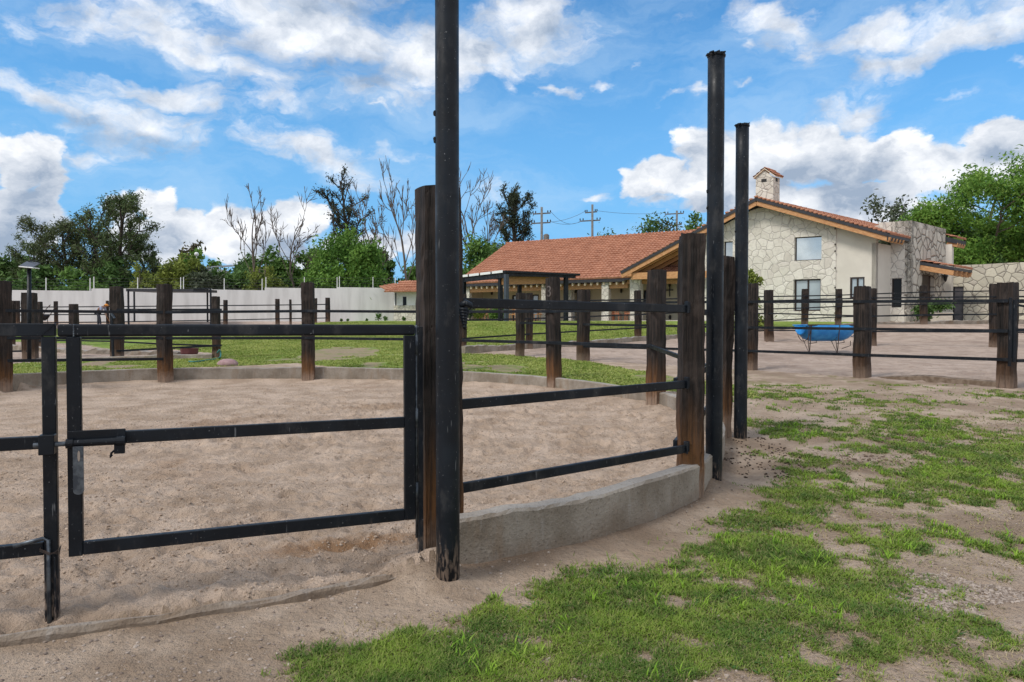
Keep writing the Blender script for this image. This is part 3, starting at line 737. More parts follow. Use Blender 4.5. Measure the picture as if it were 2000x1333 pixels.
# --- concrete kerb of the round pen
def kerb(name, line, width, zbase, label, jit=.004, seed=0, taper=None):
    rd = np.random.RandomState(seed); mb = MB(); pts = []
    L = []
    for a, b in zip(line[:-1], line[1:]):
        n = max(1, int((b - a).length / .12))
        for k in range(n): L.append(a.lerp(b, k / n))
    L.append(line[-1])
    prevj = 0; m = 7
    for i, p in enumerate(L):
        d = (L[min(i+1, len(L)-1)] - L[max(i-1, 0)]); d.z = 0; d.normalize(); nrm = Vector((d.y, -d.x, 0))
        prevj = prevj * .8 + rd.normal(0, jit); zt = p.z + prevj; zb = zbase(p) if callable(zbase) else zbase
        h = width / 2; prof_ = [(h, zb), (h, zt - .14), (h, zt - .018), (h - .018, zt), (-h + .018, zt), (-h, zt - .018), (-h, zb)]
        for q, z in prof_:
            mb.v.append((p.x + nrm.x * (q + rd.normal(0, jit * .6)), p.y + nrm.y * (q + rd.normal(0, jit * .6)), z + (rd.normal(0, jit * .5) if z > zb + .05 else 0)))
    for i in range(len(L) - 1):
        for k in range(m - 1):
            a = i * m + k; mb.f.append((a, a + 1, a + m + 1, a + m))
    mb.f.append(tuple(range(m))[::-1]); mb.f.append(tuple((len(L) - 1) * m + k for k in range(m)))
    o = mb.build_at(name, M['concrete'], L[len(L)//2].xy.to_3d(), smooth=False)
    return tag(o, label, 'kerb')
kb = [p + Vector((.0, .03, 0)) for p in KL]
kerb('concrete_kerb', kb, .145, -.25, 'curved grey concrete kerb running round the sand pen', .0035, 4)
th = [Vector((-4.15, 2.60, .035)), Vector((-3.0, 2.98, .04)), Vector((-2.2, 3.30, .034)), Vector((-1.5, 3.60, .03)), Vector((-.95, 3.87, .035)), Vector((-.62, 4.05, .04))]
kerb('concrete_threshold', catmull([p + Vector((-.02, -.03, -.004)) for p in th], 5), .05, -.25, 'low half-buried concrete threshold under the steel gates', .009, 5)

# --- gates
Zt, Zm, Zb = 1.485, .93, .372
def gpt(s, z, out=0.0):
    p = GATE_L + GD * s + GN * out; return Vector((p.x, p.y, z))
GL = (GATE_R - GATE_L).length
g = empty('steel_gate', gpt(GL, 0), 'black steel gate leaf with sliding bolt, hinged on the tall timber post', 'gate')
sw = .0625
SL, SR = -.047, GL + .012         # outer edges of the two stiles
MB().bar(gpt(-.085, Zt), gpt(SR, Zt), .04, .064).build('top_rail', M['steel'], g, bevel=.012, seg=3)
MB().bar(gpt(SL + sw, Zm), gpt(SR - .066, Zm), .038, .064).build('rail', M['steel'], g, bevel=.004)
MB().bar(gpt(SL + sw, Zb), gpt(SR - .066, Zb), .038, .066).build('rail', M['steel'], g, bevel=.004)
MB().bar(gpt(SL + sw / 2, Zb - .036), gpt(SL + sw / 2, Zt - .033), sw, .04, GN).build('stile', M['steel'], g, bevel=.004)
MB().bar(gpt(SR - .033, Zb - .033), gpt(SR - .033, Zt - .033), .066, .04, GN).build('stile', M['steel'], g, bevel=.004)
wsd = MB()
for k in range(7): wsd.blob(gpt(SL + .035 + random.uniform(-.002, .002), Zt - .026 + .0087 * k, .0205), (.004, .003, .006), 6, 4, .2)
wsd.build('weld_seam', M['worn_steel'], g)
hp = MB().tube([gpt(GL + .022, Zb - .15), gpt(GL + .022, Zt + .03)], .008, 8)
for z in (Zt - .09, .95, .5): hp.tube([gpt(GL + .022, z - .06), gpt(GL + .022, z + .06)], .014, 10)
hp.build('hinge', M['worn_steel'], g, smooth=True)
MB().bar(gpt(GL + .046, -.1), gpt(GL + .046, Zt + .02), .03, .03, GN).build('hinge_plate', M['steel'], g, bevel=.003)
# sliding bolt
zb_ = Zm - .012
MB().tube([gpt(-.182, zb_, .052), gpt(.02, zb_, .052)], .0125, 12).build('bolt_rod', M['worn_steel'], g, smooth=False)
brl = MB().tube([gpt(-.015, zb_, .055), gpt(.205, zb_, .055)], .019, 14)
brl.tube([gpt(-.044, zb_, .055), gpt(-.012, zb_, .055)], .024, 14); brl.tube([gpt(.178, zb_, .055), gpt(.216, zb_, .055)], .025, 14)
brl.build('bolt_barrel', M['steel'], g)
MB().bar(gpt(-.045, zb_ + .034, .026), gpt(.214, zb_ + .034, .026), .012, .05).build('bolt_plate', M['steel'], g, bevel=.003)
lug = MB().bar(gpt(.190, zb_ - .018, .055), gpt(.190, zb_ - .064, .055), .048, .02, GN)
lug.tube([gpt(.170, zb_ - .045, .055), gpt(.153, zb_ - .060, .055), (gpt(.149, zb_ - .082, .055)), gpt(.157, zb_ - .070, .06)], .006, 6)
lug.build('padlock_lug', M['steel'], g, bevel=.002)
# hanging hasp plate with slot and rounded end
hs = MB(); x0, x1, zt_, zl = -.010, .036, zb_ - .012, zb_ - .258
cx_ = (x0 + x1) / 2; rr = (x1 - x0) / 2; outl = [(x0, zt_), (x0, zl + rr)] + [(cx_ + rr * math.cos(a), zl + rr + rr * .8 * math.sin(a)) for a in np.linspace(math.pi, 2 * math.pi, 9)[1:-1]] + [(x1, zl + rr), (x1, zt_)]
slot = [(cx_ + .003 + .006 * math.cos(a), zb_ - .060 + .028 * math.sin(a)) for a in np.linspace(0, 2 * math.pi, 11)[:-1]]
for off in (.080, .087): hs.v += [tuple(gpt(a, b, off)) for a, b in outl]
nO = len(outl); hs.f.append(tuple(range(nO))); hs.f.append(tuple(nO + k for k in range(nO))[::-1])
for k in range(nO): hs.f.append((k, (k + 1) % nO, nO + (k + 1) % nO, nO + k))
ho = hs.build('hasp', M['worn_steel'], g)
so = MB(); base = [tuple(gpt(a, b, .0885)) for a, b in slot]; so.v = base; so.f = [tuple(range(len(base)))]
so.build('hasp_slot', pmat('pale_slot', (.30, .25, .21), (.38, .32, .27), 8, .9, 0), ho)
# left leaf
g2 = empty('steel_gate', gpt(-1.9, 0), 'black steel gate leaf at the left edge, standing on a drop bar tied with wire', 'gate')
L0, L1 = -1.86, -.092; sw = .0605
MB().bar(gpt(L0, Zt + .003), gpt(L1, Zt + .003), .04, .064).build('top_rail', M['steel'], g2, bevel=.004)
MB().bar(gpt(L0, Zm - .005), gpt(L1 - sw, Zm - .005), .038, .064).build('rail', M['steel'], g2, bevel=.004)
MB().bar(gpt(L0, Zb + .02), gpt(L1 - sw, Zb + .02), .038, .066).build('rail', M['steel'], g2, bevel=.004)
MB().bar(gpt(L1 - sw / 2, -.03), gpt(L1 - sw / 2, Zt - .03), sw, .04, GN).build('stile', M['steel'], g2, bevel=.004)
MB().bar(gpt(L0 + sw / 2, Zb - .02), gpt(L0 + sw / 2, Zt - .03), sw, .04, GN).build('stile', M['steel'], g2, bevel=.004)
MB().bar(gpt(L1 - .064, Zt - .028, .0212), gpt(L1 - .004, Zt + .032, .0212), .003, .0035).build('weld_seam', M['steel'], g2)
rc = MB().bar(gpt(L1 - sw - .004, Zm - .01, .052), gpt(L1 + .002, Zm - .01, .052), .06, .098); rc.build('bolt_keeper', M['steel'], g2, bevel=.003)
db = MB().tube([gpt(L1 - .038, -.03, .030), gpt(L1 - .038, Zb + .065, .030), gpt(L1 - .06, Zb + .075, .032), gpt(L1 - .18, Zb + .055, .05)], [.0105] * 4, 8)
db.build('drop_bar', M['worn_steel'], g2, smooth=True)
MB().bar(gpt(L1 - .012, -.03, .027), gpt(L1 - .012, Zb - .02, .027), .008, .012, GN).build('edge_strip', M['steel'], g2)
wr = MB()
for k in range(3):
    a0 = .006 * k
    wr.tube([gpt(L1 - sw - .012, Zb + .02 + a0, -.02), gpt(L1 - sw - .012, Zb + .015 + a0, .04), gpt(L1 - .03, Zb - .006 + a0, .05), gpt(L1 + .008, Zb + .012 - a0 * 2, .03), gpt(L1 + .006, Zb + .02, -.02)], .0018, 5)
wr.build('tie_wire', M['rust'], g2)

# --- tall steel poles
def steel_pole(base, topz, r, label, cap):
    e = empty('steel_pole', base, label, 'pole', 'tall black steel poles beside the round pen')
    lean = Vector((.0, 0, 0)); b = Vector(base)
    pts = [Vector((b.x, b.y, b.z - .2 + (topz - b.z + .2) * k / 10)) for k in range(11)]
    MB().tube(pts, r, 40).build('shaft', M['steel'], e, smooth=True).data.materials[0]
    if cap:
        c = MB(); rd = random.Random(int(r * 1e4) + int(b.x * 10))
        c.lathe((b.x, b.y, topz - .004), [(r * 1.0, 0), (r * 1.10, .006), (r * 1.10, .022), (r * 1.0, .028)], 18, Matrix.Rotation(R(3), 3, 'Y'))
        for k in range(3): c.bar((b.x - r * 1.1 + k * r * .7, b.y - r, topz + .012), (b.x - r * .6 + k * r * .7, b.y - r * .95, topz + .024 + rd.uniform(-.006, .006)), .02, .012)
        c.bar((b.x - r * 1.25, b.y - r * .2, topz + .014), (b.x + r * .6, b.y - r * .2, topz + .034), .05, .012)
        c.build('cap', M['steel'], e)
    for k in range(2):
        MB().blob((b.x - r * 1.0, b.y - .01, b.z + (2.45 if k else 2.6) + r), (.012, .012, .02)).build('weld_nub', M['steel'], e)
    return e
steel_pole(POLES[0], 4.2, .0675, 'nearest and tallest black steel pole, standing before the timber gate post', False)
p2t = zpx(112, POLES[1].y); steel_pole(POLES[1], p2t, .0745, 'black steel pole with a ragged cap plate, just right of the second fence post', True)
p3t = zpx(248, POLES[2].y); steel_pole(POLES[2], p3t, .0775, 'thinner looking black steel pole farthest to the right, capped, behind the other two', True)

# --- paddock fences
pad = empty('paddock_fence', (8, 24, .6), 'long paddock fence of dark sleepers and three black rails before the stone house', 'fence')
def fence_run(root, posts, h=.062, w=.035, double=None, seed0=100, front=-.16):
    """posts: (px, ytop, Y, width, depth, yaw, (rail pixel rows...), has_post)"""
    for i, (px, yt, Y, w_, d_, yaw, rails, has) in enumerate(posts):
        p = at(px, yt, Y)
        if has: post(root, px, yt, Y, w_, d_, R(yaw), gz1(p.x, Y), seed0 + i, 14, .009)
    for (A, B) in zip(posts[:-1], posts[1:]):
        for ra, rb in zip(A[6], B[6]):
            if ra is None or rb is None: continue
            if front:
                a, b = at(A[0], ra, A[2] + front), at(B[0], rb, B[2] + front)
            else: a, b = at(A[0], ra, A[2]), at(B[0], rb, B[2])
            MB().bar(a, b, w, h).build('rail', M['steel'], root)
fence_run(pad, [(1016, 573, 21.2, .21, .25, 30, (592, 631, None), 1), (1140, 567, 19.7, .33, .25, 30, (592, 634, 677), 1), (1468.5, 555, 17.1, .24, .25, 40, (590, 640, 686), 1),
                (1686, 560, 15.1, .31, .27, 35, (589.5, 643, 694), 1), (1969, 553, 13.0, .29, .26, 35, (588, 647, 703), 1)], seed0=110)
fence_run(pad, [(903, 575, 22.4, .25, .25, 0, (592, 626, 662), 1), (1033, 573, 23.8, .2, .25, 20, (589, 623, 653), 1), (1246, 568, 28.4, .24, .24, 10, (586, 615, 641), 1), (1427, 560, 31.0, .27, .25, 10, (581, 606, 631), 1),
                (1572, 565, 33.2, .25, .22, 0, (578.5, 602, 623), 1), (1638, 565, 33.6, .25, .22, 0, (577, 599, 619.5), 1), (1804, 558, 33.8, .27, .24, 0, (571, 594.5, 615), 1), (2100, 552, 34, .27, .24, 0, (566, 590, 613), 1)], h=.055, seed0=130)
pm = empty('inner_fence', (13, 26, .9), 'darker fence line with two rails crossing the paddock behind the blue trough', 'fence')
fence_run(pm, [(1424, 570, 30.6, .2, .2, 0, (586, 613.5, 645), 0), (1502, 567, 28.0, .33, .25, 10, (588, 612.5, 645.5), 1), (1704, 564, 25.5, .26, .25, 20, (582.5, 618, 648), 1), (1945, 555, 24.6, .33, .25, 10, (580, 614, 649), 1), (2150, 548, 24, .3, .25, 0, (578, 612, 652), 1)], h=.05, seed0=150)
kerb('paddock_kerb', PL, .2, lambda p: float(prof(p.y)) - .3, 'low earth-stained concrete kerb edging the lawn along the far side of the paddock', .012, 8)
# gate at the right edge
g3 = empty('paddock_gate', at(1990, 757, 12.8), 'black steel paddock gate at the right edge of the picture, on the double sleeper post', 'gate')
yq = 12.75
def q3(px, py): return at(px, py, yq - .0)
MB().bar(q3(1974, 582), q3(1971.5, 716), .05, .03, (0, 1, 0)).build('hinge_plate', M['steel'], g3, bevel=.004)
MB().bar(q3(1983, 586), q3(1980, 708), .06, .04, (0, 1, 0)).build('stile', M['steel'], g3, bevel=.004)
for a, b in ((588, 588.5), (645, 646), (705, 706)): MB().bar(q3(1986, a), at(2230, b, 12.2), .035, .06).build('rail', M['steel'], g3)
MB().bar(q3(1986, 596), at(2230, 640, 12.2), .03, .04).build('brace', M['steel'], g3)
MB().tube([q3(1976, 700), q3(1976, 600)], .012, 8).build('hinge', M['steel'], g3)
# sleeper edging lying on the ground by the right fence
tl = MB(); a, b = on_ground(1712, 738), on_ground(1958, 757)
rd_ = random.Random(4); n = 14; prev = None
for k in range(n + 1):
    p = a.lerp(b, k / n); zg = gz1(p.x, p.y); hh = .03 + .10 * min(1, k / 5) + rd_.uniform(-.012, .012); d = Vector((.63, .77, 0)) * .09
    ring = [Vector((p.x, p.y, zg - .05)) - d, Vector((p.x, p.y, zg - .05)) + d, Vector((p.x, p.y, zg + hh * .9)) + d, Vector((p.x, p.y, zg + hh)) + d * .2, Vector((p.x, p.y, zg + hh * .8)) - d]
    base = len(tl.v); tl.v += [tuple(q) for q in ring]
    if prev is not None:
        for i in range(5): tl.f.append((prev + i, prev + (i + 1) % 5, base + (i + 1) % 5, base + i))
    prev = base
tl.f += [(0, 1, 2, 3, 4)[::-1], tuple(prev + i for i in range(5))]
tag(tl.build_at('fallen_timber', pmat('weathered_timber', (.13, .09, .06), (.22, .165, .12), 5, .9, .6, stretch=(2, 2, 2), coords='w'), a), 'weathered timber edging lying on the soil between the two right fence posts', 'timber')

# --- fences and kerbs of the left arena
la = empty('arena_fence', (-10, 21, .5), 'open-ended arena fence of three heavy sleepers with black rails, left behind the round pen', 'fence')
fence_run(la, [(-160, 585, 22, .3, .28, 0, (None, 690), 1), (57, 572.5, 20.5, .36, .3, 15, (None, 686), 1)], h=.055, seed0=170)
fence_run(la, [(228, 560.5, 20.6, .32, .3, 10, (605.5, 686), 1), (421, 579.5, 20.6, .2, .2, 0, (605.3, 675.5), 1), (433, 579, 20.6, .2, .2, 0, (605.3, 675.0), 0)], h=.06, seed0=175)
MB().bar(at(218, 612, 20.3), at(221, 698, 20.3), .06, .05, (0, 1, 0)).build('brace', M['steel'], la); MB().bar(at(217, 612, 20.2), at(224, 622, 20.2), .06, .04).build('brace', M['worn_steel'], la)
kerb('arena_kerb', [at(60, 702, 20.0), at(150, 700, 20.1), at(225, 696.5, 20.3), at(320, 693, 20.4), at(416, 691, 20.5)], .22, .1, 'short grey concrete slab kerb joining the two arena fence posts on the left', .004, 12)
kerb('earth_kerb', catmull([at(0, 672, 23.5), at(60, 676, 23.0), at(110, 680, 22.6), at(160, 682.5, 22.3), at(215, 684.5, 22.0), at(290, 686, 21.8), at(352, 687.5, 21.6)], 4), .25, .1, 'rough pale earth-covered kerb behind the grey slab at the left', .02, 13)
lf = empty('far_fence', (-14, 40, 1.7), 'distant thin post and rail fence in front of the pale garden wall', 'fence')
def lpost(px, yt, Y, w, yb=None):
    p = at(px, yt, Y); zb = gz1(p.x, Y) if yb is None else at(px, yb, Y).z
    sleeper_mb((p.x, p.y), w, w, p.z - zb + .3, random.uniform(-.3, .3), zb - .3, int(px) + 7, 5, .008).build_part(lf, (p.x, p.y, zb))
for px, yt, Y, w in ((22, 594, 24, .17), (75.5, 590, 23.5, .2), (25.5, 588, 36, .16), (34, 588, 38, .18), (109.5, 589, 40, .18), (144, 594.5, 26, .25), (210, 588, 40, .15), (440, 586.5, 41, .2), (542, 584.5, 41.5, .22), (567, 585.5, 46, .15), (617, 583, 46, .15), (640, 582, 42.5, .22)): lpost(px, yt, Y, w)
def lrail(pts, h=.06):
    for a, b in zip(pts[:-1], pts[1:]): MB().bar(at(*a), at(*b), .04, h).build('rail', M['steel'], lf)
lrail([(20, 601, 39), (109, 600, 39.8), (210, 599.4, 39.8), (440, 597.3, 40.8), (542, 596.3, 41.3), (640, 595, 42.3)])
lrail([(20, 616, 39), (109, 615, 39.8), (210, 614.7, 39.8)])
lrail([(20, 631, 39), (109, 630.5, 39.8), (210, 629.5, 39.8), (440, 625.5, 40.8), (542, 623.3, 41.3), (640, 621.5, 42.3)])
lrail([(75, 666, 23.4), (144, 665.5, 23.2), (215, 667, 22.6), (310, 672, 21.8), (421, 675.8, 20.9)], .05)

# --- small things on the left lawn
tub = MB(); tp = on_ground(370, 692); tp = Vector((tp.x, 22.3, gz1(tp.x, 22.3)))
tp = at(370, 691, 21.2); zt_ = at(370, 680.5, 21.2).z
tub.lathe((tp.x, tp.y, tp.z - .03), [(.22, 0), (.25, .04), (.262, zt_ - tp.z), (.27, zt_ - tp.z + .03), (.24, zt_ - tp.z + .03), (.22, .08)], 24)
tag(tub.build_at('feed_tub', M['maroon'], tp), 'low maroon feed tub standing on the kerb slab', 'tub')
sp_ = at(445, 719, 18.4); st = MB().blob((sp_.x, sp_.y, gz1(sp_.x, sp_.y) + .03), (.29, .22, .15), 14, 9, .05, random.Random(5)); 
tag(st.build_at('pink_boulder', M['pink'], (sp_.x, sp_.y, .4), smooth=True), 'flat pinkish boulder lying in the grass behind the pen kerb', 'boulder')
hz = MB(); hp_ = []
for px, py, Y in ((424, 690, 20.4), (429, 684, 20.4), (431, 691, 20.4), (430, 698, 20.2)): hp_.append(at(px, py, Y))
for px, py in ((426, 702), (416, 704.5), (403, 706), (390, 708), (378, 709), (369, 708.5)):
    q = on_ground(px, py); hp_.append(q + Vector((0, 0, .03)))
hz.tube(catmull(hp_, 5), .022, 8)
tag(hz.build_at('garden_hose', M['teal'], hp_[-1], smooth=True), 'teal garden hose trailing over the grass from the short fence post', 'hose')
# solar lamp
lb = at(57, 703, 20.0); lb.z = gz1(lb.x, lb.y); sl = empty('solar_lamp', lb, 'solar lamp with tilted grey panel on a slim black post at the left', 'lamp')
lt = at(57, 524, 20.0)
MB().tube([lb - Vector((0, 0, .2)), lt], .055, 12).build('pole', M['steel'], sl, smooth=True)
rotp = Matrix.Rotation(R(8), 3, 'Y') @ Matrix.Rotation(R(28), 3, 'X')
MB().box(lt + Vector((.03, 0, .10)), (.40, .34, .035), rotp).build('solar_panel', M['panel'], sl, bevel=.006)
MB().box(lt + Vector((.03, -.04, .01)), (.42, .30, .03), Matrix.Rotation(R(5), 3, 'Y')).build('lamp_head', M['white'], sl, bevel=.008)
arc = [lt + Vector((.03 + .19 * math.cos(a), .12, .16 + .07 * math.sin(a))) for a in np.linspace(0, math.pi, 9)]
MB().tube(arc, .014, 6).build('bracket', M['steel'], sl)
# wheelbarrow
wbp = at(76, 640, 37.5); wbp.z = gz1(wbp.x, wbp.y); wb = empty('wheelbarrow', wbp, 'dark wheelbarrow parked in front of the pale wall at the far left', 'wheelbarrow')
t_ = MB(); zb0 = wbp.z + .38
t_.hexa([wbp + Vector(q) for q in ((-.28,-.25,.36),(.22,-.25,.32),(.22,.25,.32),(-.28,.25,.36),(-.5,-.34,.66),(.42,-.34,.62),(.42,.34,.62),(-.5,.34,.66))]); t_.build('tray', M['steel'], wb, bevel=.02)
for sgn in (-1, 1):
    MB().tube([wbp + Vector((-.55, .1 * sgn, .25)), wbp + Vector((.3, .25 * sgn, .40)), wbp + Vector((.62, .3 * sgn, .95)), wbp + Vector((.85, .3 * sgn, 1.18))], .022, 8).build('handle', M['rust'], wb)
    MB().tube([wbp + Vector((.3, .25 * sgn, .4)), wbp + Vector((.35, .25 * sgn, 0))], .018, 6).build('leg', M['rust'], wb)
MB().lathe(wbp + Vector((-.55, -.05, .2)), [(.13, 0), (.2, .02), (.2, .08), (.13, .1)], 18, Matrix.Rotation(R(-90), 3, 'X')).build('wheel', M['steel'], wb)
# ------------------------------------------------------------------ person bending over a rake
def skin_obj(name, J, E, mat, parent, sub=2):
    me = bpy.data.meshes.new(name); names = list(J); off = wloc(parent) if parent else Vector((0, 0, 0))
    me.from_pydata([Vector(J[k][0]) - off for k in names], [(names.index(a), names.index(b)) for a, b in E], [])
    o = bpy.data.objects.new('tmp', me); COL.objects.link(o)
    s = o.modifiers.new('s', 'SKIN')
    for i, k in enumerate(names):
        r = J[k][1]; me.skin_vertices[0].data[i].radius = r if hasattr(r, '__len__') else (r, r)
    me.skin_vertices[0].data[0].use_root = True
    sb = o.modifiers.new('u', 'SUBSURF'); sb.levels = sub; sb.render_levels = sub
    bpy.context.view_layer.update(); dg = bpy.context.evaluated_depsgraph_get()
    m2 = bpy.data.meshes.new_from_object(o.evaluated_get(dg)); bpy.data.objects.remove(o)
    m2.materials.clear(); m2.materials.append(mat); m2.shade_smooth()
    o2 = bpy.data.objects.new(name, m2); COL.objects.link(o2)
    if parent: o2.parent = parent
    return o2
pp = at(195, 634, 39.5); pp.z = gz1(pp.x, pp.y)
per = empty('person', pp, 'person in pale blue shirt, dark trousers and orange cap, bent over raking', 'person')
k = .94
def w3(x, y, z): return pp + Vector((x * k, y * k, z * k))
J = {'pelvis': (w3(-.12, 0, .90), (.13, .12)), 'spine': (w3(-.02, 0, 1.02), (.13, .11)), 'chest': (w3(.14, 0, 1.13), (.15, .13)), 'neck': (w3(.28, 0, 1.20), .055), 'head': (w3(.36, 0, 1.22), .085), 'crown': (w3(.43, 0, 1.23), .075),
     'hl': (w3(-.12, .09, .85), .085), 'kl': (w3(-.14, .11, .48), .06), 'al': (w3(-.18, .12, .09), .042), 'tl': (w3(-.02, .13, .04), .035),
     'hr': (w3(-.10, -.09, .85), .085), 'kr': (w3(.06, -.11, .47), .06), 'ar': (w3(.12, -.12, .09), .042), 'tr': (w3(.28, -.13, .04), .035),
     'sl': (w3(.20, .19, 1.13), .055), 'el': (w3(.24, .24, .86), .042), 'wl': (w3(.33, .12, .68), .03), 'nl': (w3(.36, .06, .62), .028),
     'sr': (w3(.20, -.19, 1.13), .055), 'er': (w3(.20, -.25, .86), .042), 'wr': (w3(.26, -.12, .84), .03), 'nr': (w3(.27, -.04, .84), .028)}
E = [('pelvis','spine'),('spine','chest'),('chest','neck'),('neck','head'),('head','crown'),('pelvis','hl'),('hl','kl'),('kl','al'),('al','tl'),('pelvis','hr'),('hr','kr'),('kr','ar'),('ar','tr'),
     ('chest','sl'),('sl','el'),('el','wl'),('wl','nl'),('chest','sr'),('sr','er'),('er','wr'),('wr','nr')]
skin_obj('body', J, E, M['skin'], per)
def grow_r(ks_, f, add=.012): return {q: (J[q][0], tuple(v * f + add for v in (J[q][1] if hasattr(J[q][1], '__len__') else (J[q][1],) * 2))) for q in ks_}
skin_obj('shirt', {**grow_r(['spine', 'pelvis', 'chest', 'sl', 'sr'], 1.05), 'el': (J['sl'][0].lerp(J['el'][0], .75), .06), 'er': (J['sr'][0].lerp(J['er'][0], .75), .06)}, [('spine','chest'),('spine','pelvis'),('chest','sl'),('chest','sr'),('sl','el'),('sr','er')], M['shirt'], per)
skin_obj('trousers', grow_r(['pelvis', 'hl', 'kl', 'al', 'hr', 'kr', 'ar'], 1.08), [('pelvis','hl'),('hl','kl'),('kl','al'),('pelvis','hr'),('hr','kr'),('kr','ar')], M['trousers'], per)
cpb = MB().blob(w3(.41, 0, 1.285), (.105, .10, .07), 12, 8, 0); cpb.box(w3(.52, 0, 1.25), (.11, .15, .012), Matrix.Rotation(R(20), 3, 'Y')); cpb.build('cap', M['orange'], per, smooth=True)
MB().blob(w3(.36, 0, 1.255), (.088, .088, .06), 10, 7, 0).build('hair', M['hair'], per, smooth=True)
fcb = MB().blob(w3(.475, 0, 1.19), (.018, .012, .02), 6, 5, 0).blob(w3(.455, .035, 1.225), (.008, .012, .008), 6, 5, 0).blob(w3(.455, -.035, 1.225), (.008, .012, .008), 6, 5, 0)
fcb.build('nose', M['skin'], per)
fg = MB()
for hnd, d in (('nl', 1), ('nr', -1)):
    h0 = J[hnd][0]
    for f_ in range(4): fg.tube([h0 + Vector((.01, -.02 * d, .02 - .014 * f_)), h0 + Vector((.045, -.03 * d, .015 - .016 * f_)), h0 + Vector((.05, .0, .012 - .016 * f_))], [.009, .008, .007], 6)
    fg.tube([h0 + Vector((0, .02 * d, .02)), h0 + Vector((.03, .02 * d, .035))], [.01, .008], 6)
fg.build('fingers', M['skin'], per, smooth=True)
rk0 = MB().tube([w3(.20, -.05, 1.0), w3(.36, .05, .62), w3(.62, .18, .04)], .016, 8)
rke = empty('rake', w3(.62, .18, 0), 'thin long-handled rake held by the bent-over person', 'rake'); rk0.build('handle', M['wood_dark'], rke)
MB().bar(w3(.52, .05, .03), w3(.72, .32, .03), .03, .05).build('rake_head', M['rust'], rke)
# ------------------------------------------------------------------ garden wall with electric fence
wl = empty('garden_wall', at(300, 630, 50), 'long pale grey rendered garden wall with stepped top behind the lawn', 'wall')
WY = lambda px: 48.5 + (px + 200) * (54 - 48.5) / 970
def wseg(x0, x1, y0, y1):
    a, b = at(x0, y0, WY(x0)), at(x1, y1, WY(x1)); d = Vector((b.x - a.x, b.y - a.y, 0)).normalized(); n = Vector((d.y, -d.x, 0)) * -.2
    A, B = Vector((a.x, a.y, 0)), Vector((b.x, b.y, 0))
    zb = 1.4
    MB().hexa([Vector((A.x, A.y, zb)), Vector((B.x, B.y, zb)), Vector((B.x, B.y, zb)) + n, Vector((A.x, A.y, zb)) + n, a, b, b + n, a + n]).build('wall_panel', M['white_wall'], wl)
for q in ((-700, -60, 560, 566), (-60, 178.5, 566, 568.5), (178.5, 330, 564, 563.5), (330, 517, 564.5, 567.5), (517, 658.5, 562.2, 563.8), (658.5, 778, 561.3, 563)): wseg(*q)
ef = empty('electric_fence', at(300, 565, 50), 'row of slim white electric fence posts with wires along the garden wall top', 'fence')
eps = [(-30, 540, 566), (90, 543, 567), (176, 543.5, 568), (183.5, 541, 564), (269, 542.5, 564), (353, 542, 565), (358.5, 541.5, 565), (438, 544, 566.5), (512, 545, 567.5), (519.5, 541.5, 562.5), (594.5, 541.5, 563), (658.5, 542, 563.5), (663, 540, 561.5), (728.5, 541.5, 562), (772, 543.5, 562)]
for px, a, b in eps: MB().tube([at(px, b + 2, WY(px) + .1), at(px, a, WY(px) + .1)], .032, 6).build('post', M['white'], ef)
for l in range(4):
    mbw = MB(); f_ = .12 + .25 * l
    mbw.tube([at(px, a + (b - a) * f_, WY(px) + .1) for px, a, b in eps], .006, 4); mbw.build('wire', M['wire'], ef)
# carport against the wall
cpY = 45.0
cp = empty('carport', at(330, 633, cpY), 'flat black steel carport with slatted end in front of the garden wall', 'carport')
for px, Y in ((250.5, 45), (411.5, 45), (334, 45), (262, 48.6), (405, 48.6)):
    a = at(px, 566, Y); MB().bar(Vector((a.x, a.y, 1.4)), a, .09, .09, (0, 1, 0)).build('post', M['steel'], cp)
a, b = at(246, 566, 45), at(378, 566.5, 45)
MB().hexa([a + Vector((0, 0, -.12)), b + Vector((0, 0, -.12)), b + Vector((0, 3.6, -.02)), a + Vector((0, 3.6, -.02)), a + Vector((0, 0, .06)), b + Vector((0, 0, .06)), b + Vector((0, 3.6, .16)), a + Vector((0, 3.6, .16))]).build('roof', M['fascia'], cp)
MB().bar(at(378, 569, 45), at(412, 569, 45), .08, .10).build('beam', M['steel'], cp); MB().bar(at(378, 565, 48.6), at(412, 565, 48.6), .08, .08).build('beam', M['steel'], cp)
for k in range(15): MB().bar(at(379 + k * 2.3, 565.3, 45), at(379 + k * 2.2, 565.0, 48.6), .04, .05).build('slat', M['steel'], cp)
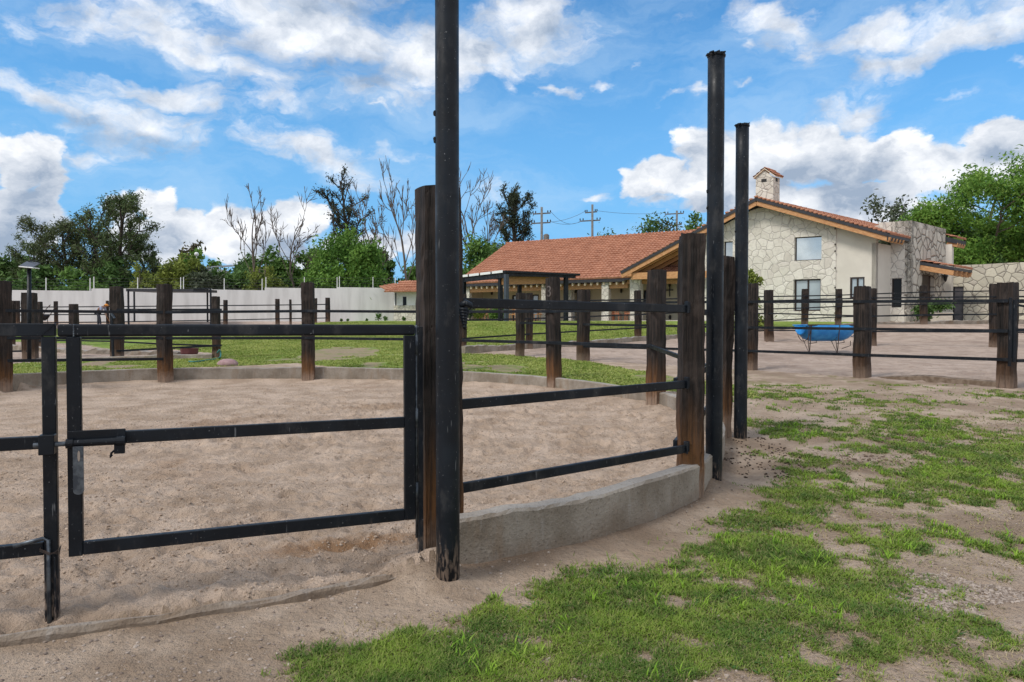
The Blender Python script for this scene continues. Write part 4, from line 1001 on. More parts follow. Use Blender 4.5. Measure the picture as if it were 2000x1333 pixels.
# gatehouse with clay roof
def tile_grid(name, O, e, L, s, S, parent, tw=.21, rh=.36, seed=0, amp=.045):
    O, e, s = Vector(O), Vector(e).normalized(), Vector(s).normalized(); n = e.cross(s).normalized()
    if n.z < 0: n = -n
    rd = np.random.RandomState(seed); ncol = max(1, int(round(L / tw))); nrow = max(1, int(round(S / rh))); k = 4
    Vv, Qq, A = [], [], []; us = np.linspace(0, L, ncol * k + 1); ph = np.arange(ncol * k + 1) % k
    wave = np.array([0, .75, 1, .75])[ph] * amp
    for r in range(nrow):
        v0, v1 = r * S / nrow, (r + 1) * S / nrow + .04; tr = rd.rand(ncol + 1)
        jit = rd.normal(0, .006, ncol + 1)
        base = len(Vv)
        for vv, lift in ((v0, -.03), (v0, .075), (v1, .008)):
            for i, u in enumerate(us):
                c = min(i // k, ncol - 1)
                Vv.append(O + e * u + s * (vv + jit[c]) + n * (wave[i] + lift + jit[c] if lift > 0 else -.01)); A.append(tr[c])
        m = len(us)
        for q in range(2):
            for i in range(m - 1):
                a = base + q * m + i; Qq.append((a, a + 1, a + m + 1, a + m))
    return np_mesh(name, np.array([tuple(q) for q in Vv]), np.array(Qq), M['tile'], parent, smooth=False, attrs={'tile': A})
gh = empty('gatehouse', at(835, 627, 52), 'small white gatehouse with stone base and clay tile roof, left of the tall timber post', 'building')
gY = 52.5
a, b = at(770, 627, gY), at(905, 627, gY - 1.5); zs = at(770, 597, gY).z; zt_ = at(770, 571, gY).z
def slab(mb, a, b, z0, z1, back):
    n = Vector((back[0], back[1], 0)); A0, B0 = Vector((a.x, a.y, z0)), Vector((b.x, b.y, z0)); up = Vector((0, 0, z1 - z0))
    return mb.hexa([A0, B0, B0 + n, A0 + n, A0 + up, B0 + up, B0 + n + up, A0 + n + up])
slab(MB(), a + Vector((-.02, -.04, 0)), b + Vector((0, -.04, 0)), 1.5, zs, (0, 4)).build('stone_base', M['stone_small'], gh)
slab(MB(), a, b, zs, zt_ + .1, (0, 4)).build('wall', M['white'], gh)
tile_grid('roof', at(750, 571, gY - .9), (b - a).normalized(), 6.2, (0.05, .9, .36), 1.1, gh, seed=5)
tile_grid('roof', at(741, 560.5, gY + .4), Vector((.6, -.9, -.28)), 1.3, (.8, .5, .2), 1.4, gh, seed=7)
tile_grid('roof', at(774, 562, gY - .2), (b - a).normalized(), 5.2, (0.05, .9, .5), 1.1, gh, seed=6)
for x0, x1 in ((787, 794), (797, 800.5)):
    MB().bar(at((x0+x1)/2, 580, gY - .25), at((x0+x1)/2, 597, gY - .25), (x1-x0) * gY / F, .06, (0, 1, 0)).build('window', M['glass_dark'], gh)
MB().tube([at(773, 572, gY - .3), at(773, 597, gY - .3)], .05, 8).build('downpipe', M['steel'], gh)

# ------------------------------------------------------------------ the house
Uv, Ov, Wv, Vv_ = Vector((-.881, .473, 0)), Vector((.881, -.473, 0)), Vector((.768, .640, 0)), Vector((.473, .881, 0))
def along(P, d, px):
    kx = (px - CX) / F; t = (kx * P.y - P.x) / (d.x - kx * d.y); return Vector((P.x + d.x * t, P.y + d.y * t, 0))
def zz(P, py): return zpx(py, P.y)
def setz(P, z): return Vector((P.x, P.y, z))
house = empty('stone_house', (12, 40, 1.9), 'large cream stone house with clay tile roofs, chimney and covered terrace', 'house')
FL = 1.93
def panel(name, A, B, zb, topf, holes, mat, depth, inward, parent=house):
    """wall from A to B (2D), top height topf(t in 0..1); holes (t0,t1,z0,z1); reveals of given depth along inward"""
    A, B = setz(A, 0), setz(B, 0); inward = Vector(inward).normalized() * depth; mb = MB()
    ts = sorted(set([0, 1] + [h[0] for h in holes] + [h[1] for h in holes] + list(np.linspace(0, 1, 9))))
    def P(t, z, i=0): q = A.lerp(B, t) + inward * i; return Vector((q.x, q.y, z))
    for t0, t1 in zip(ts[:-1], ts[1:]):
        tm = (t0 + t1) / 2; cuts = [(h[2], h[3]) for h in holes if h[0] <= tm <= h[1]]; cuts.sort(); z = zb
        for c0, c1 in cuts:
            mb.add([P(t0, z), P(t1, z), P(t1, c0), P(t0, c0)], [(0, 1, 2, 3)]); z = c1
        mb.add([P(t0, z), P(t1, z), P(t1, topf(t1)), P(t0, topf(t0))], [(0, 1, 2, 3)])
        mb.add([P(t0, topf(t0)), P(t1, topf(t1)), P(t1, topf(t1), 1), P(t0, topf(t0), 1)], [(0, 1, 2, 3)])
    for t0, t1, z0, z1 in holes:
        c = [P(t0, z0), P(t1, z0), P(t1, z1), P(t0, z1)]; k_ = [P(t0, z0, 1), P(t1, z0, 1), P(t1, z1, 1), P(t0, z1, 1)]
        mb.add(c + k_, [(0, 1, 5, 4), (1, 2, 6, 5), (2, 3, 7, 6), (3, 0, 4, 7)])
    for t in (0, 1): mb.add([P(t, zb), P(t, topf(t)), P(t, topf(t), 1), P(t, zb, 1)], [(0, 1, 2, 3)])
    mb.add([P(0, zb, 1), P(1, zb, 1), P(1, topf(1), 1), P(0, topf(0), 1)], [(3, 2, 1, 0)]) if not holes else None
    return mb.build(name, mat, parent)
def window(A, B, z0, z1, inward, glassm, bars=1, rec=.12, fr=.07, name='window', parent=house):
    A, B = setz(A, 0), setz(B, 0); n = Vector(inward).normalized(); d = (B - A).normalized(); a, b = A + n * rec, B + n * rec
    mb = MB()
    mb.bar(setz(a, z0 + fr/2), setz(b, z0 + fr/2), .07, fr); mb.bar(setz(a, z1 - fr/2), setz(b, z1 - fr/2), .07, fr)
    for q in [a + d * fr/2, b - d * fr/2] + [a.lerp(b, (k + 1) / (bars + 1)) for k in range(bars)]:
        mb.bar(setz(q, z0 + fr), setz(q, z1 - fr), fr, .066, n)
    o = mb.build(name, M['frame'], parent)
    ia, ib = a + n * .03, b + n * .03
    MB().hexa([setz(ia, z0), setz(ib, z0), setz(ib + n * .02, z0), setz(ia + n * .02, z0), setz(ia, z1), setz(ib, z1), setz(ib + n * .02, z1), setz(ia + n * .02, z1)]).build('pane', glassm, o)
    return o
# --- main gable block
G0 = at(1213, 527, 42.0)                                       # left tip of the front rake
GA = along(G0, Ov, 1475); GAz = zz(GA, 383); GR = along(G0, Ov, 1735); GRz = zz(GR, 453)
GLt, GAp, GRt = G0.copy(), setz(GA, GAz), setz(GR, GRz)
DEP = 16.0
def roof_slab(p, q, depth_vec, th, z_off, name, mat, parent=house):
    a, b = p + Vector((0, 0, z_off)), q + Vector((0, 0, z_off)); t = Vector((0, 0, th)); d = depth_vec
    return MB().hexa([a, b, b + d, a + d, a + t, b + t, b + d + t, a + d + t]).build(name, mat, parent)
roof_slab(GLt, GAp, Wv * DEP, .16, -.30, 'roof_deck', M['fascia']); GMd = GRt.lerp(GAp, .5); roof_slab(GAp, GMd, Wv * DEP, .16, -.30, 'roof_deck', M['fascia']); roof_slab(GMd, GRt, Wv * 5.5, .16, -.30, 'roof_deck', M['fascia'])
tile_grid('roof', GLt + Vector((0, 0, -.12)), Wv, DEP, (GAp - GLt), (GAp - GLt).length, house, seed=21)
tile_grid('roof', GRt + Vector((0, 0, -.12)), Wv, 5.5, (GAp - GRt), (GAp - GRt).length / 2, house, seed=22); tile_grid('roof', GMd + Vector((0, 0, -.12)), Wv, DEP, (GAp - GRt), (GAp - GRt).length / 2, house, seed=23)
fo_ = Vv_ * -.04
for p, q in ((GLt, GAp), (GAp, GRt)):
    MB().bar(p + Vector((0, 0, -.19)) + fo_, q + Vector((0, 0, -.19)) + fo_, .05, .165).build('rake_trim', M['fascia'], house)
    MB().bar(p + Vector((0, 0, -.40)) + Wv * .03, q + Vector((0, 0, -.40)) + Wv * .03, .08, .24).build('barge_board', M['wood'], house)
rt = MB()
for k_ in range(60):
    p = GLt.lerp(GAp, k_ / 30) if k_ <= 30 else GAp.lerp(GRt, (k_ - 30) / 30)
    rt.blob(p + Vector((0, 0, -.05)) + fo_ * .2, (.13, .10, .07), 7, 5, .05)
rt.build('verge_tiles', M['tile'], house).data.attributes.new('tile', 'FLOAT', 'POINT').data.foreach_set('value', np.random.RandomState(1).rand(len(rt.v)).astype(np.float32))
# facade, set back under the rake
SB = Wv * .75
fA = along(G0 + SB, Ov, 1374); fS = along(G0 + SB, Ov, 1631); fC = along(G0 + SB, Ov, 1709.5)
def rake_z(P):       # underside of roof above a facade point
    def prm(p): return (p - setz(G0, 0)).dot(Ov)
    s = prm(setz(P, 0) - SB); sa = prm(setz(GA, 0)); sr = prm(setz(GR, 0))
    return (GLt.z + (GAp.z - GLt.z) * s / sa if s < sa else GAp.z + (GRt.z - GAp.z) * (s - sa) / (sr - sa)) - .36
def topf_for(A, B): return lambda t: rake_z(A.lerp(B, t))
def tpar(A, B, px): q = along(A, (B - A).normalized(), px); return (q - setz(A, 0)).length / (setz(B, 0) - setz(A, 0)).length
zr = lambda px, py, A: zpx(py, along(A, Ov, px).y)
def hole(A, B, x0, x1, y0, y1): return (tpar(A, B, x0), tpar(A, B, x1), zr((x0+x1)/2, y1, A), zr((x0+x1)/2, y0, A))
hs_ = [hole(fA, fS, 1550, 1603, 462.5, 509), hole(fA, fS, 1549, 1602, 545.5, 608), hole(fA, fS, 1412, 1430, 472, 508)]
panel('stone_gable_wall', fA, fS, 1.3, topf_for(fA, fS), hs_, M['stone'], .28, Wv)
for h, gm_, br in ((hs_[0], M['glass_sky'], 0), (hs_[1], M['glass_blind'], 1), (hs_[2], M['glass_sky'], 0)):
    window(fA.lerp(fS, h[0]), fA.lerp(fS, h[1]), h[2], h[3], Wv, gm_, br, .16, .045 if br == 0 else .075)
pr = Vv_ * .06
hc = [hole(fS, fC, 1659, 1687.5, 541.5, 582.5)]
panel('render_wall', fS + pr, fC + pr, 1.3, topf_for(fS, fC), hc, M['cream'], .25, Wv)
window(fS.lerp(fC, hc[0][0]) + pr, fS.lerp(fC, hc[0][1]) + pr, hc[0][2], hc[0][3], Wv, M['glass_blind'], 1, .06, .08)
# quoin dowels between stone and render
dq = MB()
for y in (447, 478, 491, 524, 562, 590, 612, 625): dq.blob(at(1631, y, fS.y - .06), (.04, .04, .06))
dq.build('wall_dowels', M['frame'], house)
for px, y in ((1616, 434), (1695, 456)):
    q = along(fA, Ov, px); MB().boxz((q.x - .15, q.y - .35, zz(q, y)), (.26, .34, .09), R(-28)).build('rafter_end', M['wood_pale'], house)
qa = along(fA, Ov, 1485); MB().boxz((qa.x - .1, qa.y - .25, zz(qa, 403)), (.26, .28, .26), R(-28)).build('floodlight', M['fascia'], house)
# right side wall and eave
sC = fC + pr; tB = along(sC, Wv, 1738)
panel('render_wall', sC, tB, 1.3, lambda t: GRz - .45, [], M['cream'], .2, Uv)
eA, eB = GRt, GRt + Wv * 2.0
MB().bar(eA + Vector((-.1, 0, -.36)), eB + Vector((-.1, 0, -.36)), .05, .16).build('eave_trim', M['fascia'], house)
for k_ in range(5):
    q = eA.lerp(eB, .08 + k_ * .21); MB().bar(q + Vector((0, 0, -.42)), q + (GAp - GRt).normalized() * .8 + Vector((0, 0, -.42)), .12, .24).build('rafter_end', M['wood'], house)
# stone tower by the door
tC = along(tB, Ov, 1778); tz = zz(tC, 431); tD = along(tC, Wv, 1845)
ht = [hole(tB, tC, 1740, 1760, 544, 601)]
panel('tower_wall', tB, tC, 1.3, lambda t: tz - .25 * (1 - t) * 0, ht, M['stone'], .3, Wv)
window(tB.lerp(tC, ht[0][0]), tB.lerp(tC, ht[0][1]), ht[0][2], ht[0][3], Wv, M['glass_dark'], 0, .12, .05)
tU = tC + Uv * 3.2
def tpw(px): q = along(tC, Wv, px); return (q - setz(tC, 0)).length / (setz(tD, 0) - setz(tC, 0)).length
d0, d1 = tpw(1800), tpw(1823); qd = tC.lerp(setz(tD, 0), (d0 + d1) / 2)
hd = [(d0, d1, 1.75, zz(qd, 537))]
panel('tower_wall', tC, tD, 1.3, lambda t: tz, hd, M['stone_rough'], .3, Uv)
da, db_ = setz(tC, 0).lerp(setz(tD, 0), d0) + Uv * .18, setz(tC, 0).lerp(setz(tD, 0), d1) + Uv * .18
dr = MB().hexa([setz(da, 1.75), setz(db_, 1.75), setz(db_ + Uv * .06, 1.75), setz(da + Uv * .06, 1.75), setz(da, hd[0][3]), setz(db_, hd[0][3]), setz(db_ + Uv * .06, hd[0][3]), setz(da + Uv * .06, hd[0][3])]).build('door', M['door'], house)
MB().blob(setz(da.lerp(db_, .85) - Uv * .04, 2.8), (.04, .04, .08)).build('handle', M['worn_steel'], dr)
MB().hexa([setz(tC, tz - .3), setz(tD, tz - .3), setz(tD + Uv * 6, tz - .3), setz(tC + Uv * 1, tz - .3), setz(tC, tz - .02), setz(tD, tz - .02), setz(tD + Uv * 6, tz - .02), setz(tC + Uv * 1, tz - .02)]).build('tower_roof', M['cream'], house)
MB().hexa([setz(tB, tz - 1.2), setz(tC, tz - 1.2), setz(tC + Wv * .3, tz - 1.2), setz(tB + Wv * .3, tz - 1.2)] + [setz(q, tz) for q in (along(tB, Ov, 1712), tC, tC + Wv * .3, along(tB, Ov, 1712) + Wv * .3)]).build('parapet', M['stone'], house)
# wall lantern
lq = setz(tC, 0).lerp(setz(tD, 0), tpw(1838)) - Uv * .18; lz = zz(lq, 548)
ln = MB().lathe((lq.x, lq.y, lz), [(.03, -.08), (.08, 0), (.12, .22), (.16, .24), (.04, .42), (.015, .5)], 8).bar((lq.x, lq.y, lz + .3), tuple(setz(lq + Uv * .2, lz + .3)), .04, .04)
ln.build('wall_lantern', M['fascia'], house)
# door canopy
ca = setz(tC, 0).lerp(setz(tD, 0), tpw(1795)); caz = zz(ca, 508); ce = along(ca, Ov, 1862); cez = zz(ce, 519)
pA, pB = setz(ca, caz), setz(ce, cez); cw = Wv * 2.9
MB().hexa([pA + Vector((0,0,-.26)), pB + Vector((0,0,-.26)), pB + cw + Vector((0,0,-.26)), pA + cw + Vector((0,0,-.26)), pA + Vector((0,0,-.1)), pB + Vector((0,0,-.1)), pB + cw + Vector((0,0,-.1)), pA + cw + Vector((0,0,-.1))]).build('canopy_deck', M['fascia'], house)
tile_grid('canopy_roof', pB + Vector((0, 0, -.06)), Wv, 2.9, pA - pB, (pA - pB).length, house, seed=31)
MB().bar(pA + Vector((0,0,-.42)), pB + (pA - pB) * .02 + Vector((0,0,-.42)), .08, .26).build('canopy_beam', M['wood'], house)
MB().bar(pB + Wv * .05 + (pA-pB) * .12 + Vector((0,0,-.50)), pB + cw + (pA-pB) * .12 + Vector((0,0,-.50)), .08, .12).build('canopy_beam', M['wood'], house)
for k_ in range(4): q = pB + Wv * (.5 + .75 * k_); MB().bar(q + Vector((0,0,-.38)), q + (pA - pB) * .5 + Vector((0,0,-.38)), .13, .24).build('rafter_end', M['wood'], house)
# rear corner roof right of the tower
rD = setz(tD, 0); rE = along(rD + Ov * .02, Ov, 1857)
panel('render_wall', rD, rE, 1.3, lambda t: zz(rD, 478), [], M['cream'], .3, Wv)
rr0 = setz(rD + Ov * -.1 + Wv * -.1, zz(rD, 459)); rr1 = setz(along(rD, Ov, 1866), zz(rD, 466))
MB().hexa([q + Vector((0,0,h_)) for h_ in (-.35, -.08) for q in (rr0, rr1, rr1 + Wv * 1.6, rr0 + Wv * 1.6)]).build('roof_deck', M['fascia'], house)
tile_grid('roof', rr1, Wv, 1.6, rr0 - rr1, (rr0 - rr1).length + .1, house, seed=33)
for k_ in range(4): q = rr1 + Wv * (.15 + .4 * k_); MB().bar(q + Vector((0,0,-.42)), q + (rr0 - rr1) * .8 + Vector((0,0,-.42)), .1, .24).build('rafter_end', M['wood'], house)
# chimney on the ridge
ch0 = along(GA + Wv * 1.6, Ov, 1474); ch1 = along(ch0, Ov, 1508); cd = Wv * (along(ch1, Wv, 1520.5) - ch1).length
czt, czb = zz(ch0, 349), zz(ch0, 392)
def prism(a, b, d, z0, z1): return [setz(q, z0) for q in (a, b, b + d, a + d)] + [setz(q, z1) for q in (a, b, b + d, a + d)]
chim = MB().hexa(prism(ch0, ch1, cd, czb - .6, czt)); mid = ch0.lerp(ch1, .5); pk = zz(ch0, 335)
chim.add([setz(ch0, czt), setz(ch1, czt), setz(mid, pk)], [(0, 1, 2)])
cho = chim.build('chimney', M['stone_small'], house)
for a_, b_ in ((ch0 + Uv * .12, mid), (ch1 + Ov * .12, mid)):
    A_, B_ = setz(a_, czt - .02) - Vv_ * .1, setz(b_, pk + .06) - Vv_ * .1
    MB().hexa([A_, B_, B_ + cd * 1.2, A_ + cd * 1.2] + [q + Vector((0, 0, .05)) for q in (A_, B_, B_ + cd * 1.2, A_ + cd * 1.2)]).build('chimney_cap', M['wood_pale'], cho)
    tile_grid('chimney_roof', A_ + Vector((0, 0, .07)), cd, cd.length * 1.2, B_ - A_, (B_ - A_).length, cho, tw=.16, rh=.25, seed=41, amp=.035)
v0 = ch0.lerp(ch1, .32) - Vv_ * .01; v1 = ch0.lerp(ch1, .62) - Vv_ * .01
MB().hexa(prism(v0, v1, Vv_ * .03, zz(ch0, 357.5), zz(ch0, 351.5))).build('vent', M['dark'], cho)
v0 = ch1 + cd * .35 + Ov * .01; v1 = ch1 + cd * .65 + Ov * .01
MB().hexa(prism(v0, v1, Uv * .03, zz(ch0, 357), zz(ch0, 350))).build('vent', M['dark'], cho)
# --- long left wing
E0 = at(1225, 543, 42.6); E0 = Vector((E0.x, E0.y, zpx(543, 42.6)))
sl = 7.95; rise = 3.72; T0, T1 = -5.0, 12.85
def wing(t, s, z): return setz(E0 + Uv * t + Vv_ * s, z)
ez = E0.z
tile_grid('roof', wing(T1, 0, ez), Ov, T1 - T0, Vv_ * sl + Vector((0, 0, rise)), math.hypot(sl, rise), house, tw=.26, rh=.42, seed=51, amp=.055)
tile_grid('roof', wing(T1, 2 * sl, ez), Ov, T1 - T0, Vv_ * -sl + Vector((0, 0, rise)), math.hypot(sl, rise), house, tw=.5, rh=.8, seed=52)
rg = MB()
for k_ in range(60): rg.blob(wing(T1 - k_ * (T1 - T0) / 60, sl, ez + rise + .06), (.17, .12, .08), 7, 5, .08)
rg.build('ridge_tiles', M['tile'], house).data.attributes.new('tile', 'FLOAT', 'POINT').data.foreach_set('value', np.random.RandomState(2).rand(len(rg.v)).astype(np.float32))
MB().hexa([wing(T1, 0, ez - .12), wing(T0, 0, ez - .12), wing(T0, sl, ez + rise - .15), wing(T1, sl, ez + rise - .15), wing(T1, 0, ez - .04), wing(T0, 0, ez - .04), wing(T0, sl, ez + rise - .06), wing(T1, sl, ez + rise - .06)]).build('roof_deck', M['fascia'], house)
MB().bar(wing(T1, .02, ez - .16), wing(0.2, .02, ez - .16), .05, .12).build('eave_trim', M['fascia'], house)
zbm1, zbm0 = ez - .26, ez - .60
MB().bar(wing(T1 - .3, .45, (zbm0 + zbm1) / 2 - .02), wing(0.1, .45, (zbm0 + zbm1) / 2 - .02), .18, .32).build('eave_beam', M['wood'], house)
for k_ in range(30):
    t = .3 + k_ * .43
    MB().bar(wing(t, .08, ez - .30), wing(t, .9, ez - .05), .10, .20).build('rafter_end', M['wood_pale'], house)
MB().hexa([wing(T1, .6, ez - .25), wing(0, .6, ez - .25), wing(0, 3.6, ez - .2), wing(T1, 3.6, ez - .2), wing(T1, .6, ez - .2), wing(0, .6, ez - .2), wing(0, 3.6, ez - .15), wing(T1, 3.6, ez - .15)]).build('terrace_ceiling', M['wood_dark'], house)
# terrace floor, back wall, openings
MB().hexa([wing(T1 + 1, -.5, 1.4), wing(-5.5, -.5, 1.4), wing(-5.5, 3.4, 1.4), wing(T1 + 1, 3.4, 1.4), wing(T1 + 1, -.5, FL), wing(-5.5, -.5, FL), wing(-5.5, 3.4, FL), wing(T1 + 1, 3.4, FL)]).build('terrace_floor', M['terrace'], house)
bA, bB = wing(T1 - .2, 3.2, 0), wing(-6, 3.2, 0)
def bt(px): return tpar(bA, bB, px)
def bz(px, py): return zpx(py, along(bA, Ov, px).y)
holes = [(bt(1000), bt(1052), FL + .05, bz(1026, 576)), (bt(1124), bt(1146), FL, bz(1135, 566)), (bt(1256), bt(1270), bz(1262, 606), bz(1262, 567))]
panel('terrace_wall', bA, bB, 1.5, lambda t: ez + .3, holes, M['cream_warm'], .3, Vv_)
panel('gable_end_wall', wing(T1 - .25, .6, 0), wing(T1 - .25, 2 * sl - .6, 0), 1.5, lambda t: ez - .2 + (rise * (t * 2 if t < .5 else 2 - t * 2)), [], M['cream_warm'], .25, Ov)
panel('rear_wall', wing(T1 - .25, 2 * sl - .6, 0), wing(T0 - 4, 2 * sl - .6, 0), 1.5, lambda t: ez, [], M['cream'], .25, -Vv_)
h = holes[0]; window(bA.lerp(bB, h[0]), bA.lerp(bB, h[1]), h[2], h[3], Vv_, M['glass_blind'], 3, .1, .10)
h = holes[1]; a_, b_ = bA.lerp(bB, h[0]), bA.lerp(bB, h[1])
sA, sB = along(bA, Ov, 1112) - Vv_ * .14, along(bA, Ov, 1153) - Vv_ * .14
panel('entrance_surround', sA, sB, FL - .1, lambda t: bz(1135, 556), [(tpar(sA, sB, 1122), tpar(sA, sB, 1147), FL, bz(1135, 572))], M['stone_small'], .13, Vv_)
ac = MB(); m_ = a_.lerp(b_, .5) - Vv_ * .15; rad = (b_ - a_).length / 2 * 1.08; zc = bz(1135, 573); dirv = (b_ - a_).normalized()
pts = [setz(m_ + dirv * rad * math.cos(q), zc + rad * .9 * math.sin(q)) for q in np.linspace(0, math.pi, 13)]
ac.add(pts, [tuple(range(13))]); ac.build('arch_panel', M['dark'], house)
MB().hexa(prism(a_ + Vv_ * .2, b_ + Vv_ * .2, Vv_ * .05, FL, h[3])).build('door', M['dark'], house)  # near-black slab and arch put the dark doorway's inner shade into colour
h = holes[2]; window(bA.lerp(bB, h[0]), bA.lerp(bB, h[1]), h[2], h[3], Vv_, M['glass_dark'], 0, .1, .06)
# columns
def column(px, s, w, ytop):
    q = along(wing(0, s, 0), Ov, px); z1 = zz(q, ytop)
    MB().boxz((q.x, q.y, (FL - .2 + z1) / 2), (w, w, z1 - FL + .2), math.atan2(Ov.y, Ov.x)).build('column', M['stone_small'], house, bevel=.02)
for px, s, w, y in ((1064, .45, .36, 553), (915, .45, .36, 556), (1184, .45, .48, 552), (1243, .3, .66, 545), (1239, .32, .36, 522)): column(px, s, w, y)
column(1113, 1.2, .3, 556)
# porch rafters and beams under the main roof's left end
for k_ in range(9):
    t = k_ * .75 + .35; a_, b_ = GLt.lerp(GAp, .04) + Wv * t, GLt.lerp(GAp, .66) + Wv * t
    MB().bar(a_ + Vector((0, 0, -.42)), b_ + Vector((0, 0, -.42)), .12, .22).build('porch_rafter', M['wood'], house)
b1 = along(G0 + Vv_ * .25, Ov, 1233); b2 = along(G0 + Vv_ * .25, Ov, 1385)
MB().bar(setz(b1, zz(b1, 540)), setz(b2, zz(b2, 536)), .26, .40).build('porch_beam', M['wood'], house)
b1 = along(G0 + Vv_ * 1.2, Ov, 1225); b2 = along(G0 + Vv_ * 1.2, Ov, 1390)
MB().bar(setz(b1, zz(b1, 551)), setz(b2, zz(b2, 550)), .26, .26).build('porch_beam', M['wood'], house)
MB().bar(setz(along(G0, Ov, 1228), zz(G0, 536)), setz(along(G0, Ov, 1228) + Vv_ * 1.2, zz(G0, 536)), .3, .3).build('porch_beam', M['wood'], house)
# wall cross and lamps on the terrace wall
def bpt(px, py, off=.06): q = along(bA, Ov, px) - Vv_ * off; return setz(q, zz(q, py))
c_ = bpt(1308, 570); MB().bar(c_ + Vector((0, 0, -.32)), c_ + Vector((0, 0, .34)), .07, .04, Vv_).bar(c_ - Ov * .24 + Vector((0, 0, .1)), c_ + Ov * .24 + Vector((0, 0, .1)), .04, .07).build('wall_cross', M['frame'], house)
for px, py in ((1308, 557), (1214, 569), (962, 573), (1309, 620)):
    q = bpt(px, py, .1); MB().lathe(q, [(.02, -.14), (.08, -.08), (.09, .08), (.03, .16)], 8).build('wall_lamp', M['frame'], house)
# ------------------------------------------------------------------ boundary wall and planting by the entrance
bw = empty('boundary_wall', at(1930, 625, 39), 'buff stone boundary wall right of the house entrance', 'wall')
wA = along(setz(tD, 0) + Wv * .3, Ov, 1850.5); wBn = along(wA, Ov, 2180)
ztop = zz(along(wA, Ov, 1920), 516)
ha = [(tpar(wA, wBn, 1853), tpar(wA, wBn, 1881), 1.7, zz(along(wA, Ov, 1867), 560))]
panel('wall_face', wA, wBn, 1.3, lambda t: ztop + .02 * math.sin(t * 40), ha, M['stone_wall'], .35, Wv, bw)
a_, b_ = along(wA, Ov, 1862) + Wv * .12, along(wA, Ov, 1881.5) + Wv * .12
MB().hexa(prism(a_, b_, Wv * .05, 1.7, ha[0][3])).build('door', M['greydoor'], bw)
MB().hexa(prism(along(wA, Ov, 1852) + Wv * .3, along(wA, Ov, 1863) + Wv * .3, Wv * .05, 1.7, ha[0][3])).build('door', M['dark'], bw)  # no second leaf: near-black sheet stands for shade in the opening
# ------------------------------------------------------------------ pergola on the lawn
pc = at(989, 629, 38.5); zg = gz1(pc.x, 38.5); dl, dr_ = Vector((-.576, .817, 0)), Vector((.886, .463, 0)); pz = zpx(529, 38.5)
pg = empty('pergola', setz(pc, zg), 'black steel flat-roofed pergola on the lawn before the left wing', 'pergola')
pt_ = lambda l, r, z: setz(pc + dl * l + dr_ * r, z)
for l, r in ((0, 0), (.75, .1), (0, 3.95), (4.6, 0), (4.6, 3.9)):
    MB().bar(pt_(l, r, zg - .3), pt_(l, r, pz - .2), .22, .22, dl).build('post', pmat('blue_grey_steel', (.030, .042, .058), (.045, .06, .08), 3, .4, .03) if (l, r) == (0, 0) else M['post_steel'] if 'post_steel' in M else M['steel'], pg, bevel=.01)
MB().hexa([pt_(-.15, -.15, pz - .12), pt_(-.15, 4.85, pz - .12), pt_(5, 4.85, pz - .12), pt_(5, -.15, pz - .12), pt_(-.15, -.15, pz), pt_(-.15, 4.85, pz), pt_(5, 4.85, pz), pt_(5, -.15, pz)]).build('roof', M['steel'], pg)
MB().bar(pt_(0, -.02, pz - .26), pt_(5, -.02, pz - .26), .12, .28).build('beam', M['steel'], pg)
MB().bar(pt_(0, 0.1, pz - .2), pt_(0, 4.6, pz - .2), .12, .16).build('beam', M['steel'], pg)
MB().bar(pt_(.6, .1, pz - .55), pt_(.6, 3.9, pz - .36), .1, .42).build('timber_beam', M['wood'], pg)
tr_ = MB()
for k_ in range(4): tr_.bar(pt_(.1 + k_ * 1.25, -.17, pz - .04), pt_(1.2 + k_ * 1.25, -.17, pz - .04), .02, .14)
tr_.build('roof_trim', M['white'], pg)
# terrace furniture
def terr(px, off): q = along(wing(0, off, 0), Ov, px); return setz(q, FL)
yw = math.atan2(Ov.y, Ov.x)
def Rz(v): return Matrix.Rotation(yw, 3, 'Z') @ Vector(v)
tb_ = terr(1216, 1.6); te = empty('dining_table', tb_, 'red-brown wooden dining table under the terrace roof', 'table')
MB().box(tb_ + Vector((0, 0, .74)), (1.7, .85, .06), Matrix.Rotation(yw, 3, 'Z')).build('tabletop', M['terracotta'], te)
for sx in (-.75, .75):
    for sy in (-.33, .33): p = tb_ + Rz((sx, sy, 0)); MB().bar(p, p + Vector((0, 0, .71)), .08, .08, (0, 1, 0)).build('leg', M['terracotta'], te)
def chair(px, off, label, back, mat):
    p = terr(px, off); e = empty('terrace_chair', p, label, 'chair', 'chairs on the terrace'); Rm = Matrix.Rotation(yw, 3, 'Z')
    MB().box(p + Vector((0, 0, .44)), (.5, .5, .05), Rm).build('seat', mat, e)
    bk = MB()
    for k_ in range(4): q = p + Rz((-.2 + .133 * k_, .23 * back, 0)); bk.bar(q + Vector((0, 0, .46)), q + Vector((0, 0, 1.0)) + Rz((0, .1 * back, 0)), .07, .03, (0, 1, 0))
    bk.bar(p + Rz((-.25, .33 * back, .98)), p + Rz((.25, .33 * back, .98)), .04, .08); bk.build('backrest', mat, e)
    for sx in (-.22, .22):
        for sy in (-.22, .22): q = p + Rz((sx, sy, 0)); MB().bar(q, q + Vector((0, 0, .43)), .05, .05, (0, 1, 0)).build('leg', mat, e)
    for sx in (-.25, .25): MB().bar(p + Rz((sx, -.25, .64)), p + Rz((sx, .27, .64)), .06, .04).build('armrest', mat, e)
chair(1003, -.1, 'orange-brown slatted chair beside the near pergola post', 1, M['wood'])
chair(1052, .2, 'orange-brown armchair before the glazed terrace door', 1, M['wood'])
chair(1204, .9, 'wooden chair at the near left side of the dining table', -1, M['terracotta'])
chair(1229, .9, 'wooden chair at the near right side of the dining table', -1, M['terracotta'])
chair(945, 1.2, 'wooden armchair behind the leafy plants at the terrace end', 1, M['wood'])
